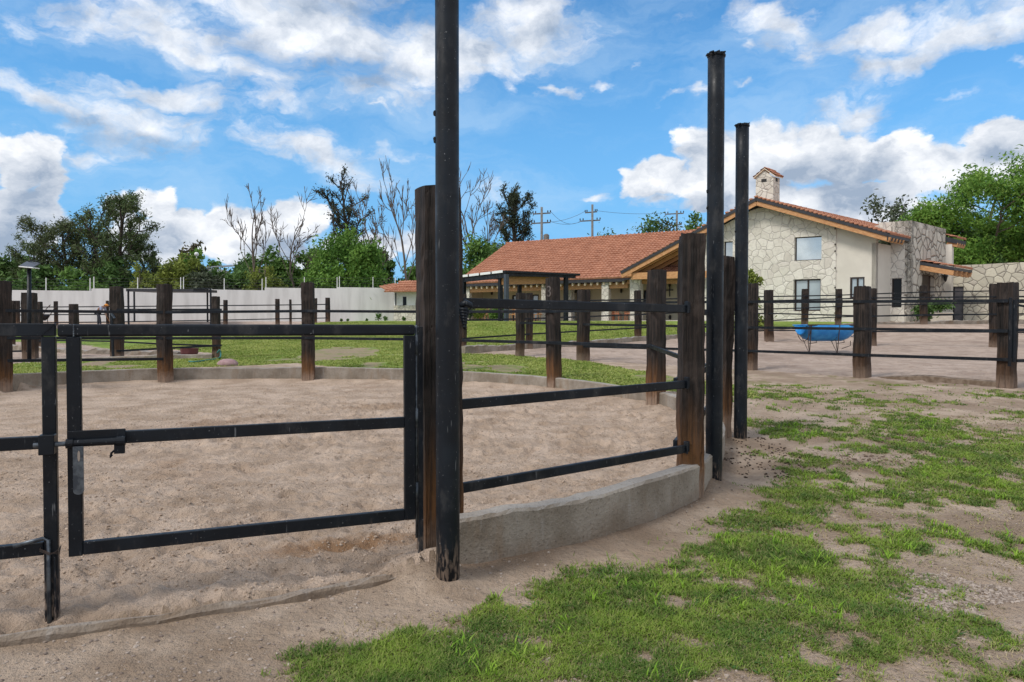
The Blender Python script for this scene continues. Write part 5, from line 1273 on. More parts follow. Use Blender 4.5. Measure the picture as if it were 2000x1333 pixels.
# ------------------------------------------------------------------ blue trough
tc = on_ground(1597, 691); tq = setz(tc, gz1(tc.x, tc.y)); Yt = tc.y
tr = empty('feed_trough', tq, 'blue half-barrel feed trough on a thin iron stand inside the paddock', 'trough')
ax = Vector((.985, .17, 0)); sd_ = Vector((-.17, .985, 0))
zr_ = zpx(635.5, Yt); hw = .40; Ln = 54 * Yt / F
bz0 = zpx(665.5, Yt); rdp = zr_ - bz0
mb = MB(); nA, nL = 13, 11
cT = setz(at(1612, 640, Yt), 0)
for li in range(nL):
    u = -1 + 2 * li / (nL - 1); e = (1 - abs(u) ** 6) ** .5 if abs(u) < 1 else 0
    e = max(.35, min(1, 1.08 - .75 * max(0, abs(u) - .6) ** 1.3 * 2.2))
    for ai in range(nA):
        a = math.pi * ai / (nA - 1)
        mb.v.append(tuple(cT + ax * (u * Ln) + sd_ * (hw * math.cos(a) * (e ** .4)) + Vector((0, 0, zr_ - rdp * math.sin(a) * e))))
for li in range(nL - 1):
    for ai in range(nA - 1): p = li * nA + ai; mb.f.append((p, p + 1, p + nA + 1, p + nA))
mb.f.append(tuple(range(nA))); mb.f.append(tuple((nL - 1) * nA + k for k in range(nA))[::-1])
to = mb.build('tub', M['blue'], tr, smooth=True); so_ = to.modifiers.new('s', 'SOLIDIFY'); so_.thickness = .02
rimp = [cT + ax * (s * Ln) + sd_ * (hw * q) + Vector((0, 0, zr_)) for s, q in ((-1, -1), (1, -1), (1, 1), (-1, 1), (-1, -1))]
MB().tube(rimp, .018, 6).build('rim', M['blue'], to)
MB().tube([rimp[0], rimp[1]], .022, 6).build('frame_bar', M['rust'], tr); MB().tube([rimp[2], rimp[3]], .022, 6).build('frame_bar', M['rust'], tr)
def P3(u, v, z): return cT + ax * (u * Ln) + sd_ * (v * hw) + Vector((0, 0, z))
zg_ = tq.z
for u in (-.86, .24):
    MB().tube([P3(u, -1.05, zr_), P3(u + .03, -.7, zg_ + .01)], .014, 6).tube([P3(u + .07, -.35, bz0 + .06), P3(u + .03, -.7, zg_ + .01)], .012, 6).build('leg', M['rust'], tr)
    MB().tube([P3(u + .02, 1.05, zr_), P3(u + .03, -.7, zg_ + .01), P3(u + .03, .9, zg_ + .005)], .010, 6).build('leg', M['rust'], tr)
    MB().tube([P3(u + .05, -.6, zg_ + .33), P3(u + .40, -.4, bz0 - .06), P3(u + .44, -.2, bz0)], .011, 6).build('brace', M['rust'], tr)
    MB().tube([P3(u, 1.0 * math.cos(a), zr_ - (rdp + .02) * math.sin(a)) for a in np.linspace(0, math.pi, 12)], .012, 6).build('cradle', M['rust'], tr)
MB().tube([P3(.72, -.9, bz0 + .0), P3(.72, -.9, bz0 - .16), P3(.35, -1, bz0 - .25)], .012, 6).tube([P3(-.95, -1.1, zr_ + .02), P3(-1.0, -1.1, bz0)], .012, 6).build('brace', M['rust'], tr)
dl_ = MB().tube([P3(1.0, .55 * math.cos(a) - .1, zr_ - rdp * .75 * math.sin(a)) + ax * .03 for a in np.linspace(.15, math.pi - .15, 9)], .012, 6); dl_.build('end_ridge', M['blue'], to)

# ------------------------------------------------------------------ trees
LM = {
 'olive': leaf_mat('dark_olive_needles', (.055, .095, .032), (.115, .165, .056), (.18, .205, .095), .15, .5),
 'olive2': leaf_mat('brown_olive_needles', (.055, .080, .030), (.105, .135, .052), (.165, .17, .09), .15, .5),
 'dark': leaf_mat('dark_green_leaves', (0.046, 0.105, 0.027), (0.097, 0.182, 0.046), (0.155, 0.250, 0.068), .2, .5),
 'mid': leaf_mat('mid_green_leaves', (0.066, 0.144, 0.031), (0.132, 0.240, 0.050), (0.192, 0.300, 0.072), .25, .5),
 'bright': leaf_mat('bright_green_leaves', (0.077, 0.182, 0.031), (0.165, 0.303, 0.051), (0.231, 0.374, 0.077), .3, .45),
 'mimosa': leaf_mat('fresh_green_leaves', (.085, .195, .030), (.19, .345, .055), (.29, .42, .08), .3, .5),
 'yellow': leaf_mat('yellow_green_leaves', (.15, .20, .035), (.25, .30, .06), (.32, .36, .09), .3, .5),
 'grey': leaf_mat('grey_green_leaves', (.055, .072, .04), (.10, .125, .07), (.15, .165, .105), .2, .5),
 'black': leaf_mat('dark_silhouette_leaves', (0.023, 0.036, 0.021), (0.052, 0.072, 0.036), (0.091, 0.104, 0.052), .15, .5),
 'brown': leaf_mat('brownish_leaves', (0.063, 0.056, 0.028), (0.112, 0.098, 0.049), (0.154, 0.140, 0.070), .2, .5),
}
def skeleton(rd, levels, n0, spread, up, lratio, trunk, curve, droop=0, nchild=(3, 5), first=.35):
    segs, tips = [], []
    def grow(p, d, L, r, lev):
        n = 4 if lev < 2 else 3; pts = [p]; rads = [r]; q = p
        for i in range(n):
            d = (d + Vector((rd.gauss(0, curve), rd.gauss(0, curve), rd.gauss(0, curve) + (up if lev else 0) * .25 - droop * .25 * (lev >= 2)))).normalized()
            q = q + d * (L / n); pts.append(q); rads.append(r * (1 - .55 * (i + 1) / n) if lev else r * (1 - .35 * (i + 1) / n))
        segs.append((pts, rads, lev))
        if lev >= levels: tips.append((pts, d)); return
        if lev >= levels - 1: tips.append((pts[2:], d))
        nc = n0 if lev == 0 else rd.randint(*nchild)
        for c in range(nc):
            f = (first + (1 - first) * (c + 1) / nc) if lev == 0 else rd.uniform(.3, 1)
            i = min(len(pts) - 2, int(f * n * .999)); b = pts[i].lerp(pts[i + 1], f * n - i if f < 1 else 1)
            az = rd.uniform(0, 6.283) if lev else c * 2.4 + rd.uniform(-.4, .4)
            sd = d.orthogonal().normalized(); sd = Matrix.Rotation(az, 3, d) @ sd
            an = spread * rd.uniform(.7, 1.25); nd = (d * math.cos(an) + sd * math.sin(an)).normalized()
            grow(b, nd, L * lratio * rd.uniform(.75, 1.15) * (1.15 - .35 * f if lev == 0 else 1), max(.012, rads[i] * .55), lev + 1)
        if lev == 0: grow(pts[-1], d, L * lratio * (.4 if trunk >= .8 and n0 > 10 else 1), rads[-1], 1)
    grow(Vector((0, 0, 0)), Vector((0, 0, 1)), trunk, .05 if trunk < .5 else .04, 0)
    return segs, tips
def leaf_quads(C, size, rd, asp=.5, droop=0):
    n = len(C); a = rd.normal(size=(n, 3)); a[:, 2] = a[:, 2] * (1 - droop) - droop * 1.4; a /= np.linalg.norm(a, axis=1)[:, None]
    b = np.cross(a, rd.normal(size=(n, 3))); b /= np.linalg.norm(b, axis=1)[:, None] + 1e-9
    s = size * rd.uniform(.55, 1.4, n)[:, None]
    c = np.cross(a, b)
    P = np.stack([C - a * s, C + b * s * asp + c * s * .15, C + a * s, C - b * s * asp + c * s * .15], 1)
    return P.reshape(-1, 3), np.arange(n * 4).reshape(n, 4)
def tree(name, label, px, Y, ytop, wpx, leaf='mid', nleaf=5000, size=.2, kind='round', seed=0, cat='tree', group=None, zb=None, bark='bark', trunk=.4, dx=0, asp=.5, thick=1.0, hold=None):
    rd = random.Random(seed); nr = np.random.RandomState(seed + 500)
    top = at(px, ytop, Y); base = Vector((top.x, Y, gz1(top.x, Y) if zb is None else zb)); H = top.z - base.z; W = wpx * Y / F / 2
    if kind == 'bare': segs, tips = skeleton(rd, 4, 6, R(36), .42, .60, .80, .13, nchild=(2, 4), first=.34)
    elif kind == 'feather': segs, tips = skeleton(rd, 3, 17, R(38), .75, .42, .80, .09, nchild=(3, 5), first=.08)
    elif kind == 'cone': segs, tips = skeleton(rd, 2, 34, R(60), .62, .30, .85, .05, nchild=(4, 6), first=.08)
    elif kind == 'weep': segs, tips = skeleton(rd, 3, 8, R(55), .15, .6, .35, .12, droop=.9, nchild=(3, 5))
    elif kind == 'tall': segs, tips = skeleton(rd, 3, 10, R(34), .45, .42, .72, .10, nchild=(3, 5), first=.42)
    else: segs, tips = skeleton(rd, 3, 8, R(52), .25, .62, trunk, .14, nchild=(3, 5))
    allp = np.array([tuple(p) for s in segs for p in s[0]])
    zmx = allp[:, 2].max(); rx = np.percentile(np.abs(allp[:, 0] - np.median(allp[:, 0])), 98); ry = np.percentile(np.abs(allp[:, 1]), 98)
    pad = size * .6 if leaf else 0
    sx, sy, sz = (W - pad) / max(rx, .05), (W - pad) / max(ry, .05), (H - pad) / zmx; x0 = np.median(allp[:, 0])
    tf = lambda p: Vector((base.x + (p.x - x0 * min(1, p.z / zmx * 2)) * sx + dx * p.z / zmx, base.y + p.y * sy, base.z + p.z * sz))
    root = empty(name, base, label, cat, group)
    wood = MB()
    for pts, rads, lev in segs:
        if lev >= 3 and kind in ('round', 'weep') : continue
        k_ = H * .42 * thick; wood.tube([tf(p) for p in pts], [max(.010 if kind == 'bare' else .012, r * k_ * (1 if lev == 0 else .9)) for r in rads], 7 if lev == 0 else 5 if lev < 3 else 3, cap=False)
    wood.build('trunk', M[bark], root, smooth=True)
    if leaf:
        C = []
        per = max(1, nleaf // max(1, len(tips)))
        for pts, d in tips:
            P = np.array([tuple(tf(p)) for p in pts])
            w_ = nr.rand(per) * (len(P) - 1); i = np.minimum(w_.astype(int), len(P) - 2); q = P[i] + (P[i + 1] - P[i]) * (w_ - i)[:, None]
            sg = W * (.11 if kind in ('round', 'weep') else .085 if kind == 'feather' else .075)
            q += nr.normal(0, sg, q.shape) * np.array([1, 1, .8])
            if kind == 'weep': q[:, 2] -= np.abs(nr.normal(0, H * .10, per))
            C.append(q)
        C = np.concatenate(C); C = C[C[:, 2] > base.z + .25]
        P, Qd = leaf_quads(C, size, nr, asp, .6 if kind == 'weep' else 0)
        np_mesh('crown', P, Qd, LM[leaf], root)
    return root
GT = 'trees beyond the garden wall'
TW = [
 ('feathery_tree', 'dark olive feathery tree, the broader one at the far left beyond the wall', 122, 60, 411, 150, 'olive2', 10500, .15, 'feather', 1),
 ('feathery_tree', 'tallest dark feathery tree with airy top at the left beyond the wall', 238, 58, 370, 140, 'olive', 9500, .15, 'feather', 2),
 ('leafy_tree', 'low dark green tree behind the solar lamp at the left edge', 25, 66, 497, 110, 'dark', 5000, .26, 'round', 3),
 ('leafy_tree', 'dark green understorey tree below the left feathery tree', 75, 57, 520, 120, 'dark', 5000, .22, 'round', 4),
 ('leafy_tree', 'mid green bushy tree under the tallest feathery tree', 170, 55.5, 522, 110, 'mid', 4500, .2, 'round', 5),
 ('leafy_tree', 'dark bushy tree just left of the small yellow-green bush', 225, 57, 505, 90, 'dark', 4500, .2, 'round', 6),
 ('leafy_tree', 'small yellow-green bush left of the larger yellow-green tree', 272, 55, 511, 42, 'yellow', 2200, .15, 'weep', 7),
 ('leafy_tree', 'yellow-green rounded tree above the carport', 332, 56, 495, 95, 'yellow', 6000, .17, 'weep', 8),
 ('leafy_tree', 'brownish sparse tree behind the yellow-green tree', 358, 68, 467, 85, 'brown', 2600, .24, 'round', 9),
 ('leafy_tree', 'bright green round tree standing behind the grey-green shrub tree', 388, 66, 483, 70, 'bright', 4500, .22, 'round', 10),
 ('leafy_tree', 'dull grey-green tree beside the small white shed roof', 398, 57, 520, 95, 'grey', 4000, .18, 'round', 11),
 ('leafy_tree', 'dull green tree left of the first bare tree', 458, 59, 494, 150, 'dark', 8000, .2, 'round', 12),
 ('leafy_tree', 'leaning green tree between the two leftmost bare trees', 540, 60, 474, 95, 'mid', 4200, .2, 'round', 13),
 ('leafy_tree', 'light green weeping bush at the foot of the first bare tree', 520, 55.8, 512, 70, 'yellow', 3200, .16, 'weep', 14),
 ('leafy_tree', 'green tree behind the second bare tree', 600, 62, 480, 90, 'mid', 4200, .2, 'round', 15),
 ('leafy_tree', 'bright green low weeping tree left of the big pepper tree', 612, 56, 512, 70, 'bright', 4000, .16, 'weep', 16),
 ('pepper_tree', 'big bright green weeping pepper tree by the gatehouse', 695, 57.5, 447, 160, 'bright', 22000, .16, 'weep', 17),
 ('leafy_tree', 'dark green tree behind the big pepper tree on its right', 745, 62, 485, 70, 'dark', 3800, .2, 'round', 18),
 ('fine_leaved_tree', 'tall dark fine-leaved tree above the big pepper tree', 681, 70, 331, 100, 'black', 4500, .11, 'tall', 19),
 ('leafy_tree', 'mixed green tree behind the tall timber post', 830, 60, 520, 120, 'mid', 4000, .2, 'round', 20),
 ('leafy_tree', 'green leafy tree left of the clay roof, under the conifer', 945, 60, 458, 150, 'mid', 9000, .2, 'round', 21),
 ('conifer', 'dark conifer rising above the left end of the clay roof', 1003, 68, 362, 92, 'black', 12000, .15, 'cone', 22),
 ('leafy_tree', 'dark green rounded tree behind the middle of the clay roof ridge', 1210, 85, 422, 150, 'dark', 12000, .24, 'round', 23),
 ('leafy_tree', 'sparse thin-leaved tree behind the roof ridge near the third utility pole', 1290, 85, 430, 120, 'grey', 3600, .2, 'round', 24),
 ('leafy_tree', 'green tree top peeping over the left slope of the gable', 1368, 70, 412, 90, 'mid', 5000, .22, 'round', 25),
 ('leafy_tree', 'dark green tree showing above the right slope of the main roof', 1722, 62, 384, 165, 'grey', 7500, .2, 'round', 26),
 ('leafy_tree', 'thin brownish-green tree between the stone tower and the big right tree', 1808, 60, 398, 92, 'grey', 4200, .18, 'round', 27),
 ('mimosa_tree', 'large fresh green tree towering over the boundary wall at the right', 1965, 46, 292, 245, 'mimosa', 42000, .13, 'round', 28),
 ('leafy_tree', 'shady dark tree under the large green tree behind the entrance', 1908, 48, 452, 112, 'dark', 11000, .16, 'round', 29),
 ('leafy_tree', 'bushy green tree at the right edge behind the boundary wall', 2060, 46, 420, 120, 'mimosa', 6000, .16, 'round', 30),
]
for (nm_, lb_, px, Y, yt, w, lf_, nl_, sz_, kd, sd) in TW:
    tree(nm_, lb_, px, Y, yt, w, lf_, nl_, sz_, kd, sd, group=GT, bark='bark_dark' if lf_ in ('black', 'olive', 'olive2') else 'bark', asp=.26 if kd in ('feather', 'cone') else .42)
for i_, (px, yt, w_, lf_, sd, lb_) in enumerate(((182, 432, 105, 'olive', 131, 'slim dark feathery tree between the broad and the tallest feathery trees'), (72, 452, 100, 'olive', 132, 'lower feathery tree at the far left above the lamp'), (288, 452, 80, 'olive', 133, 'small feathery tree right of the tallest feathery tree'))):
    tree('feathery_tree', lb_, px, 61, yt, w_, lf_, 5000, .15, 'feather', sd, group=GT, bark='bark_dark', asp=.26)
BT = [('bare_tree', 'bare grey tree, leftmost of the leafless ones, forking high over the wall', 497, 56.5, 354, 85, 61, .0),
      ('bare_tree', 'bare twiggy tree between the first bare tree and the dark fine-leaved one', 585, 58, 362, 100, 62, .1),
      ('bare_tree', 'tall bare forked tree just left of the timber gate post', 790, 57, 317, 110, 68, -.3),
      ('bare_tree', 'thin bare tree leaning behind the pepper tree', 742, 59, 345, 70, 64, -1.2),
      ('bare_tree', 'bare tree with branches showing right of the nearest steel pole', 898, 62, 322, 110, 65, .8),
      ('bare_tree', 'small bare tree left of the dark conifer', 957, 64, 386, 55, 66, .2)]
for nm_, lb_, px, Y, yt, w, sd, dx in BT: tree(nm_, lb_, px, Y, yt, w, None, 0, .2, 'bare', sd, group=GT, bark='bark_dead', dx=dx, thick=.54)
# citrus by the facade, entrance planting, terrace plants, bed plants
def bush(name, label, px, py, Y, wpx, hpx, leaf, n, size, seed, cat='shrub', group=None, zb=None):
    nr = np.random.RandomState(seed); b = at(px, py, Y); b.z = gz1(b.x, Y) if zb is None else zb; W, Hh = wpx * Y / F / 2, hpx * Y / F
    root = empty(name, b, label, cat, group); st = MB()
    C = []
    for k_ in range(7):
        tip = b + Vector((nr.uniform(-.8, .8) * W, nr.uniform(-.6, .6) * W, Hh * nr.uniform(.5, .95))); st.tube([b, b.lerp(tip, .5) + Vector((0, 0, .1 * Hh)), tip], [.03 * Hh, .02 * Hh, .008], 5, cap=False)
        C.append(np.array(tip) + nr.normal(0, 1, (n // 7, 3)) * np.array([W * .3, W * .3, Hh * .18]))
    st.build('stem', M['bark'], root)
    C = np.concatenate(C); C = C[C[:, 2] > b.z + .02]; P, Qd = leaf_quads(C, size, nr, .45); np_mesh('foliage', P, Qd, LM[leaf], root)
    return root
tree('citrus_tree', 'small yellow-green citrus tree before the stone gable, behind the steel poles', 1461, 31.5, 523, 82, 'yellow', 1500, .13, 'round', 71, trunk=.5)
bush('entrance_shrub', 'dark leafy shrub left of the house door', 1806, 628, 34.6, 34, 36, 'dark', 500, .09, 81)
bush('entrance_shrub', 'leafy shrub in the pale planter under the wall lantern', 1835, 612, 36.6, 48, 26, 'dark', 800, .09, 82, zb=2.1)
pl = at(1838, 628, 36.5); pl.z = gz1(pl.x, pl.y); 
tag(MB().boxz((pl.x, pl.y, pl.z + .22), (1.0, .5, .5), yw).boxz((pl.x, pl.y, pl.z + .46), (1.08, .58, .06), yw).build_at('planter', M['pot'], pl, bevel=.02), 'pale stone planter beside the house door', 'planter')
for i_, (px, w_, h_, lf_, d_) in enumerate(((918, 22, 26, 'grey', 'grey-green spiky plant at the left end of the terrace bed'), (938, 24, 22, 'yellow', 'yellowish grassy plant in the terrace bed'), (962, 20, 18, 'mid', 'small leafy plant in the middle of the terrace bed'), (976, 24, 26, 'bright', 'bright green leafy plant beside the pergola post'))):
    bush('bed_plant', d_, px, 629, 40.5, w_, h_, lf_, 420, .10, 90 + i_, 'plant', 'plants in the terrace bed')
for i_, (px, h_, d_) in enumerate(((739, 14, 'taller dark plant at the foot of the garden wall'), (753, 8, 'rounded dark plant next to the gatehouse corner'), (717, 4, 'tiny dark plant at the wall foot, right of three'), (679, 4, 'tiny dark plant at the wall foot, middle of three'), (667, 4, 'tiny dark plant at the wall foot, left of three'), (789, 7, 'small plant at the gatehouse stone base'))):
    bush('wall_plant', d_, px, 627.5, 50.5, h_ * .8, h_, 'dark', 160, .08, 100 + i_, 'plant', 'plants along the garden wall')

# ------------------------------------------------------------------ utility poles and shed beyond the wall
UG = 'utility poles beyond the house'
def upole(px, ytop, Y, arms, label, tf=False, yaw=0):
    t = at(px, ytop, Y); b = Vector((t.x, t.y, gz1(t.x, t.y))); e = empty('utility_pole', b, label, 'utility pole', UG)
    MB().tube([b, t], [.19, .13], 10).build('pole', M['grey_pole'], e, smooth=True)
    for xa, xb, ya in arms:
        a_, b_ = at(xa, ya + 1, Y - .2), at(xb, ya - 1, Y + .4); arm = MB().bar(a_, b_, .12, .14).build('crossarm', M['grey_pole'], e)
        ins = MB()
        for q in (a_, a_.lerp(b_, .15), b_, a_.lerp(b_, .85)): ins.lathe(q + Vector((0, 0, .08)), [(.03, 0), (.07, .05), (.07, .18), (.03, .26)], 6)
        ins.build('insulator', M['fascia'], arm)
    if tf: MB().lathe(at(px + 9, 468, Y), [(.3, -.6), (.33, -.55), (.33, .5), (.15, .62)], 12).build('transformer', M['grey_pole'], e)
    return e
upole(1058, 405, 78, [(1041, 1075, 417.5), (1038, 1075, 436)], 'concrete utility pole right of the conifer, with a transformer', True)
upole(1157, 400, 82, [(1143, 1166, 415), (1133, 1172, 431.5)], 'concrete utility pole in the middle, carrying two crossarms above the roof')
upole(1322, 412, 90, [(1299, 1335, 418), (1308, 1331, 440)], 'concrete utility pole nearest to the gable, carrying two crossarms')
for i_, (a_, b_, s, l) in enumerate((((1076, 414, 78), (1133, 433, 82), 3, 'upper left'), ((1076, 434, 78), (1143, 413, 82), 1.0, 'lower left'), ((1075, 433, 78), (1133, 434, 82), 1.2, 'middle'), ((1166, 412, 82), (1299, 416, 90), 1.0, 'right'))):
    A_, B_ = at(*a_), at(*b_); pts = [A_.lerp(B_, k_ / 10) - Vector((0, 0, s * .25 * (1 - (k_ / 5 - 1) ** 2))) for k_ in range(11)]
    lab = ['steeply sagging wire between the left and middle utility poles', 'rising wire between the left and middle utility poles', 'lowest wire between the left and middle utility poles', 'long wire from the middle to the right utility pole'][i_]
    tag(MB().tube(pts, .02, 5).build_at('power_line', M['wire'], A_), lab, 'wire', 'power lines beyond the house')
sh = empty('shed', at(415, 535, 64), 'small white roofed shed half hidden among the trees', 'shed')
a_, b_ = at(402, 521, 63), at(452, 518, 66)
MB().hexa([a_ + Vector((0, 0, -.1)), b_ + Vector((0, 0, -.1)), b_ + Vector((0, 4, .3)), a_ + Vector((0, 4, .3)), a_, b_, b_ + Vector((0, 4, .4)), a_ + Vector((0, 4, .4))]).build('roof', M['zinc'], sh)
slab(MB(), at(404, 540, 63.4), at(425, 540, 64.6), 1.8, at(404, 523, 63.4).z, (0, 3)).build('wall', M['white'], sh)
lpb = at(384, 520, 63); lpo = empty('garden_lamp', setz(lpb, gz1(lpb.x, 63)), 'white globe lamp on a thin pole among the trees', 'lamp')
MB().tube([setz(lpb, 1.9), at(384, 499, 63)], .04, 6).build('pole', M['white'], lpo); MB().blob(at(384, 497, 63), (.2, .2, .2), 10, 8, 0).build('globe', M['white'], lpo, smooth=True)

# ------------------------------------------------------------------ sky: physical sky with procedural clouds by direction
w = bpy.data.worlds.new('World'); scn.world = w; w.use_nodes = True; w.cycles.sampling_method = 'MANUAL'; w.cycles.sample_map_resolution = 256
t = NT(w.node_tree); bg = w.node_tree.nodes['Background']
SUN_EL, SUN_AZ = 48.0, -128.0        # azimuth from +Y towards +X
sky = t.node('ShaderNodeTexSky', sky_type='NISHITA', sun_disc=False, sun_elevation=R(SUN_EL), sun_rotation=R(SUN_AZ), air_density=1.0, dust_density=.25, ozone_density=2.5)
gen = t.node('ShaderNodeTexCoord').outputs['Generated']
sx = t.node('ShaderNodeSeparateXYZ'); t.l.new(gen, sx.inputs[0])
az = t.math('ARCTAN2', sx.outputs[0], sx.outputs[1]); el = t.math('ARCSINE', sx.outputs[2])
ae = t.node('ShaderNodeCombineXYZ'); t.l.new(az, ae.inputs[0]); t.l.new(el, ae.inputs[1]); ae = ae.outputs[0]
def dirn(px, py):
    d = ray(px, py).normalized(); return math.atan2(d.x, d.y), math.asin(d.z)
def warp(vec, scale, amt, detail, off):
    n = t.node('ShaderNodeTexNoise', {'Scale': scale, 'Detail': detail, 'Roughness': .6}); t.l.new(t.mapping(vec, (1, 1.5, 1), off), n.inputs['Vector'])
    c = t.node('ShaderNodeVectorMath', {0: n.outputs['Color'], 1: (.5, .5, .5)}, operation='SUBTRACT').outputs[0]
    return t.node('ShaderNodeVectorMath', {0: c, 1: (amt, amt * .7, 0), 2: vec}, operation='MULTIPLY_ADD').outputs[0]
aw = warp(ae, 7.0, .16, 5, (2, 5, 0))          # wispy layer
ac_ = warp(ae, 16.0, .060, 5, (8, 1, 0))        # heaped clouds
nA_ = t.noise(t.mapping(aw, (1, 2.3, 1)), 7.5, 7, .64, .1)
nB_ = t.noise(t.mapping(ac_, (1, 1.2, 1), (3, 7, 0)), 15.0, 6, .58, .2)
def bill(vec, scale):
    v = t.node('ShaderNodeTexVoronoi', {'Scale': scale, 'Smoothness': .6}, feature='SMOOTH_F1'); t.l.new(vec, v.inputs['Vector']); return v.outputs['Distance']
vb = t.math('ADD', t.math('MULTIPLY', bill(t.mapping(ac_, (1, 1.1, 1)), 24), .62), t.math('MULTIPLY', bill(t.mapping(ac_, (1, 1.1, 1), (3, 3, 0)), 58), .38))
def field(blobs, vec):
    acc = None
    for b in blobs:
        px, py, rx, ry = b[:4]; rot = b[4] if len(b) > 4 else 0; wt = b[5] if len(b) > 5 else 1
        a0, e0 = dirn(px, py); a1, _ = dirn(px + rx, py); a2, _ = dirn(px - rx, py); _, e1 = dirn(px, py - ry); _, e2 = dirn(px, py + ry)
        src = vec if acc is None else t.node('ShaderNodeVectorMath', {0: acc, 1: (1e-9, 1e-9, 0), 2: vec}, operation='MULTIPLY_ADD').outputs[0]   # one blob after the other
        v = t.mapping(src, ((a1 - a2) / 2, max(.004, (e1 - e2) / 2), 1), (a0, e0, 0), (0, 0, R(-rot)), 'TEXTURE')
        ln = t.node('ShaderNodeVectorMath', {0: v}, operation='LENGTH').outputs['Value']
        f = t.math('MULTIPLY_ADD', ln, -wt, wt)
        acc = f if acc is None else t.math('MAXIMUM', acc, f)
    return acc
WISP = [(1690,222,95,50,0,1.0),(640,50,380,125,6,1.5),(330,40,260,75,18,1.1),(820,110,280,100,0,1.5),(1050,40,165,110,0,1.3),(690,185,150,60,0,1),(50,40,90,60,0,.7),(80,205,170,46,16,1.2),(280,250,240,68,4,1.3),(330,190,240,44,0,1.1),
        (600,290,210,52,10,1.1),(790,300,130,18,4,.7),(400,115,290,56,14,1.1),(1530,45,130,66,20,1),(1560,115,50,66,10,.8),(1720,75,180,60,-8,1.2),(1680,135,96,66,-20,1.1),(1870,60,170,80,-10,1.2),(1790,118,160,42,-4,1),
        (1960,30,120,80,0,1),(985,165,44,30,35,.9),(1090,162,50,10,0,.7),(1168,150,24,14,0,.8),(1228,122,30,20,-30,.7),(1312,195,36,9,0,.7),(1372,185,32,12,0,.6),(1440,92,20,30,15,.6),(1330,26,46,28,0,.6),(735,222,50,10,4,.8),(1460,172,32,8,0,.6),
        (1965,150,40,18,0,.8),(960,388,50,28,0,.6),(1160,386,40,20,0,1.1),(120,285,120,20,6,.6),(930,165,40,26,0,.5),(1850,210,50,16,0,.5),(560,200,120,40,0,.8),(180,50,110,80,0,.8),(1300,395,60,22,0,.6),(1040,180,40,30,20,.5)]
CUM = [(55,320,92,62),(10,300,70,46),(98,350,48,52),(50,430,105,95),(10,490,100,66),(240,398,42,34),(300,402,56,44),(355,445,66,42),(310,465,115,60),(420,482,95,38),(460,450,62,50),(560,446,74,54),(605,432,54,38),(510,490,150,46),(700,485,90,40),
       (1285,350,88,46),(1390,308,94,66),(1375,270,60,34),(1490,310,130,72),(1610,305,140,70),(1720,310,140,52),(1830,318,92,42),(1450,372,160,54),(1650,390,165,52),(1870,350,84,38),(1960,262,80,44),(1990,320,80,54),(1940,350,84,44),(1770,412,130,36),(820,475,80,30,0,.7)]
DARK = [(40,440,150,110),(15,490,110,60),(320,470,110,40),(1580,345,180,60),(1690,385,150,50),(560,490,120,34),(330,290,210,30),(720,10,220,60),(690,140,190,40),(1640,135,100,46,0,.7),(1960,300,70,30,0,.7),(160,240,120,26,10,.8),(1080,60,80,40,0,.7),(1420,400,120,30)]
fA_ = field(WISP, aw); fB_ = field(CUM, ac_); fD_ = field(DARK, ac_)
nA2 = t.math('SUBTRACT', nA_, .5); nB2 = t.math('SUBTRACT', nB_, .5)
mA = t.mapr(t.math('ADD', fA_, t.math('MULTIPLY', nA2, 3.2)), .06, 1.12)
bodyB = t.math('ADD', t.math('ADD', fB_, t.math('MULTIPLY', nB2, .9)), t.math('MULTIPLY', t.math('SUBTRACT', .42, vb), .9))
mB = t.mapr(bodyB, -.09, .20)
# broken cloud in the rest of the sky (behind and above the camera)
out = t.mapr(t.math('ABSOLUTE', az), .85, 1.15)
mO = t.math('MULTIPLY', t.mapr(t.noise(gen, 2.2, 6, .6), .33, .52), out)
hiel = t.mapr(el, .52, .72)
mH = t.math('MULTIPLY', t.mapr(t.noise(gen, 2.6, 6, .6), .40, .58), hiel)
mO = t.math('MAXIMUM', mO, mH)
mask = t.math('MAXIMUM', t.math('MAXIMUM', t.math('MULTIPLY', mA, .92), mB), mO, clamp=True)
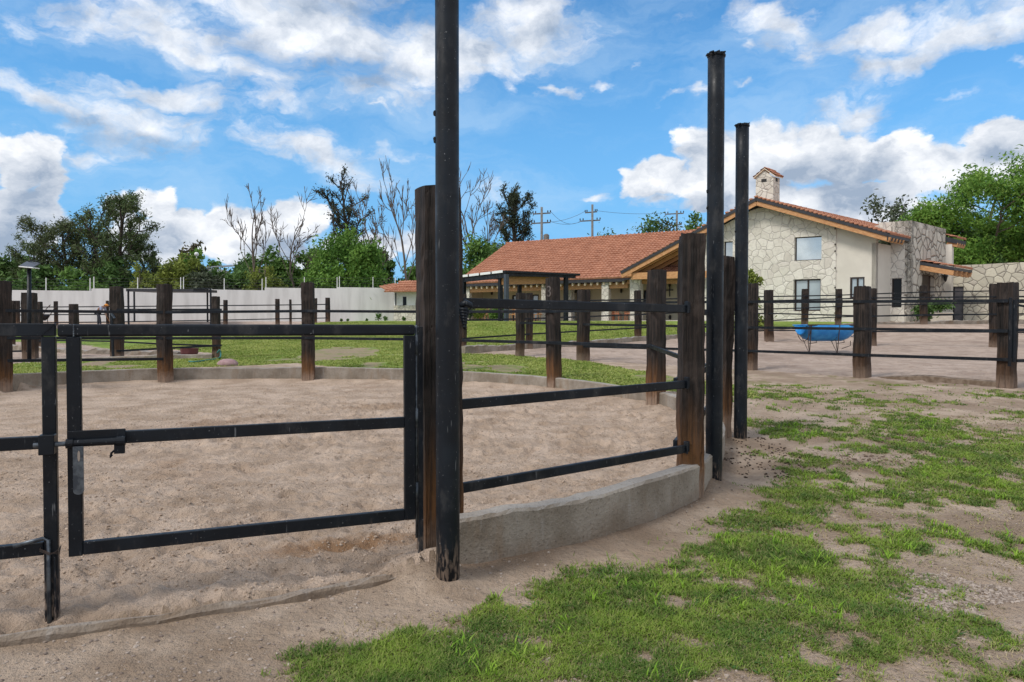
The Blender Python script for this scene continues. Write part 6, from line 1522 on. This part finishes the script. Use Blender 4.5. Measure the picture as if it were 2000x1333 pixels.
# light and shade of the cloud bodies: noise seen against itself shifted to the sun side, plus their grey undersides
sh1 = t.noise(t.mapping(ac_, (1, 1.2, 1), (3.016, 6.97, 0)), 15.0, 6, .58, .2)
rel = t.math('MULTIPLY', t.math('SUBTRACT', nB_, sh1), 1.7)
dk_ = t.mapr(t.math('ADD', fD_, t.math('MULTIPLY', nB2, 1.1)), -.10, .70)
thick = t.math('MULTIPLY', t.mapr(nA_, .40, .75), .30)
lum = t.math('SUBTRACT', t.math('ADD', .73, rel), t.math('ADD', t.math('MULTIPLY', dk_, .62), thick), clamp=True)
ccol = t.mix(lum, (3.0, 3.75, 4.9), (9.4, 9.5, 9.7))
tint = t.mix(1.0, sky.outputs[0], (.56, 1.22, 1.55), 'MULTIPLY')
lowf = t.mapr(el, .50, .02)
clear = t.mix(t.math('MULTIPLY', lowf, .85), tint, (1.9, 4.25, 7.2))
wash = t.math('MULTIPLY', t.mapr(t.noise(t.mapping(aw, (1, 3.5, 1), (5, 5, 0)), 4.0, 6, .6), .38, .72), .34)
clear = t.mix(wash, clear, (5.2, 6.8, 8.4))
grnd = t.mapr(el, -.02, -.06)
fin = t.mix(grnd, t.mix(mask, clear, ccol), (2.2, 2.0, 1.7))
t.l.new(fin, bg.inputs['Color']); bg.inputs['Strength'].default_value = .11
sun = bpy.data.lights.new('sun', 'SUN'); sun.energy = 2.2; sun.angle = R(14); sun.color = (1, .95, .88)
so = bpy.data.objects.new('sun', sun); COL.objects.link(so)
sdv = Vector((math.sin(R(SUN_AZ)) * math.cos(R(SUN_EL)), math.cos(R(SUN_AZ)) * math.cos(R(SUN_EL)), math.sin(R(SUN_EL))))
so.rotation_euler = sdv.to_track_quat('Z', 'Y').to_euler(); so.location = (0, 0, 30)
# ------------------------------------------------------------------ camera
cam = bpy.data.cameras.new('camera'); cam.lens = 24.0 * 1333 / 1333.3; cam.sensor_width = 36; cam.clip_end = 3000; cam.clip_start = .05
co = bpy.data.objects.new('camera', cam); COL.objects.link(co); co.location = (0, 0, CAMH); co.rotation_euler = (R(90) - PIT, 0, 0)
scn.camera = co
scn.cycles.max_bounces = 5; scn.cycles.diffuse_bounces = 2; scn.cycles.glossy_bounces = 2; scn.cycles.transparent_max_bounces = 4
scn.view_settings.view_transform = 'Standard'; scn.view_settings.look = 'None'; scn.view_settings.exposure = .12; scn.view_settings.gamma = 1
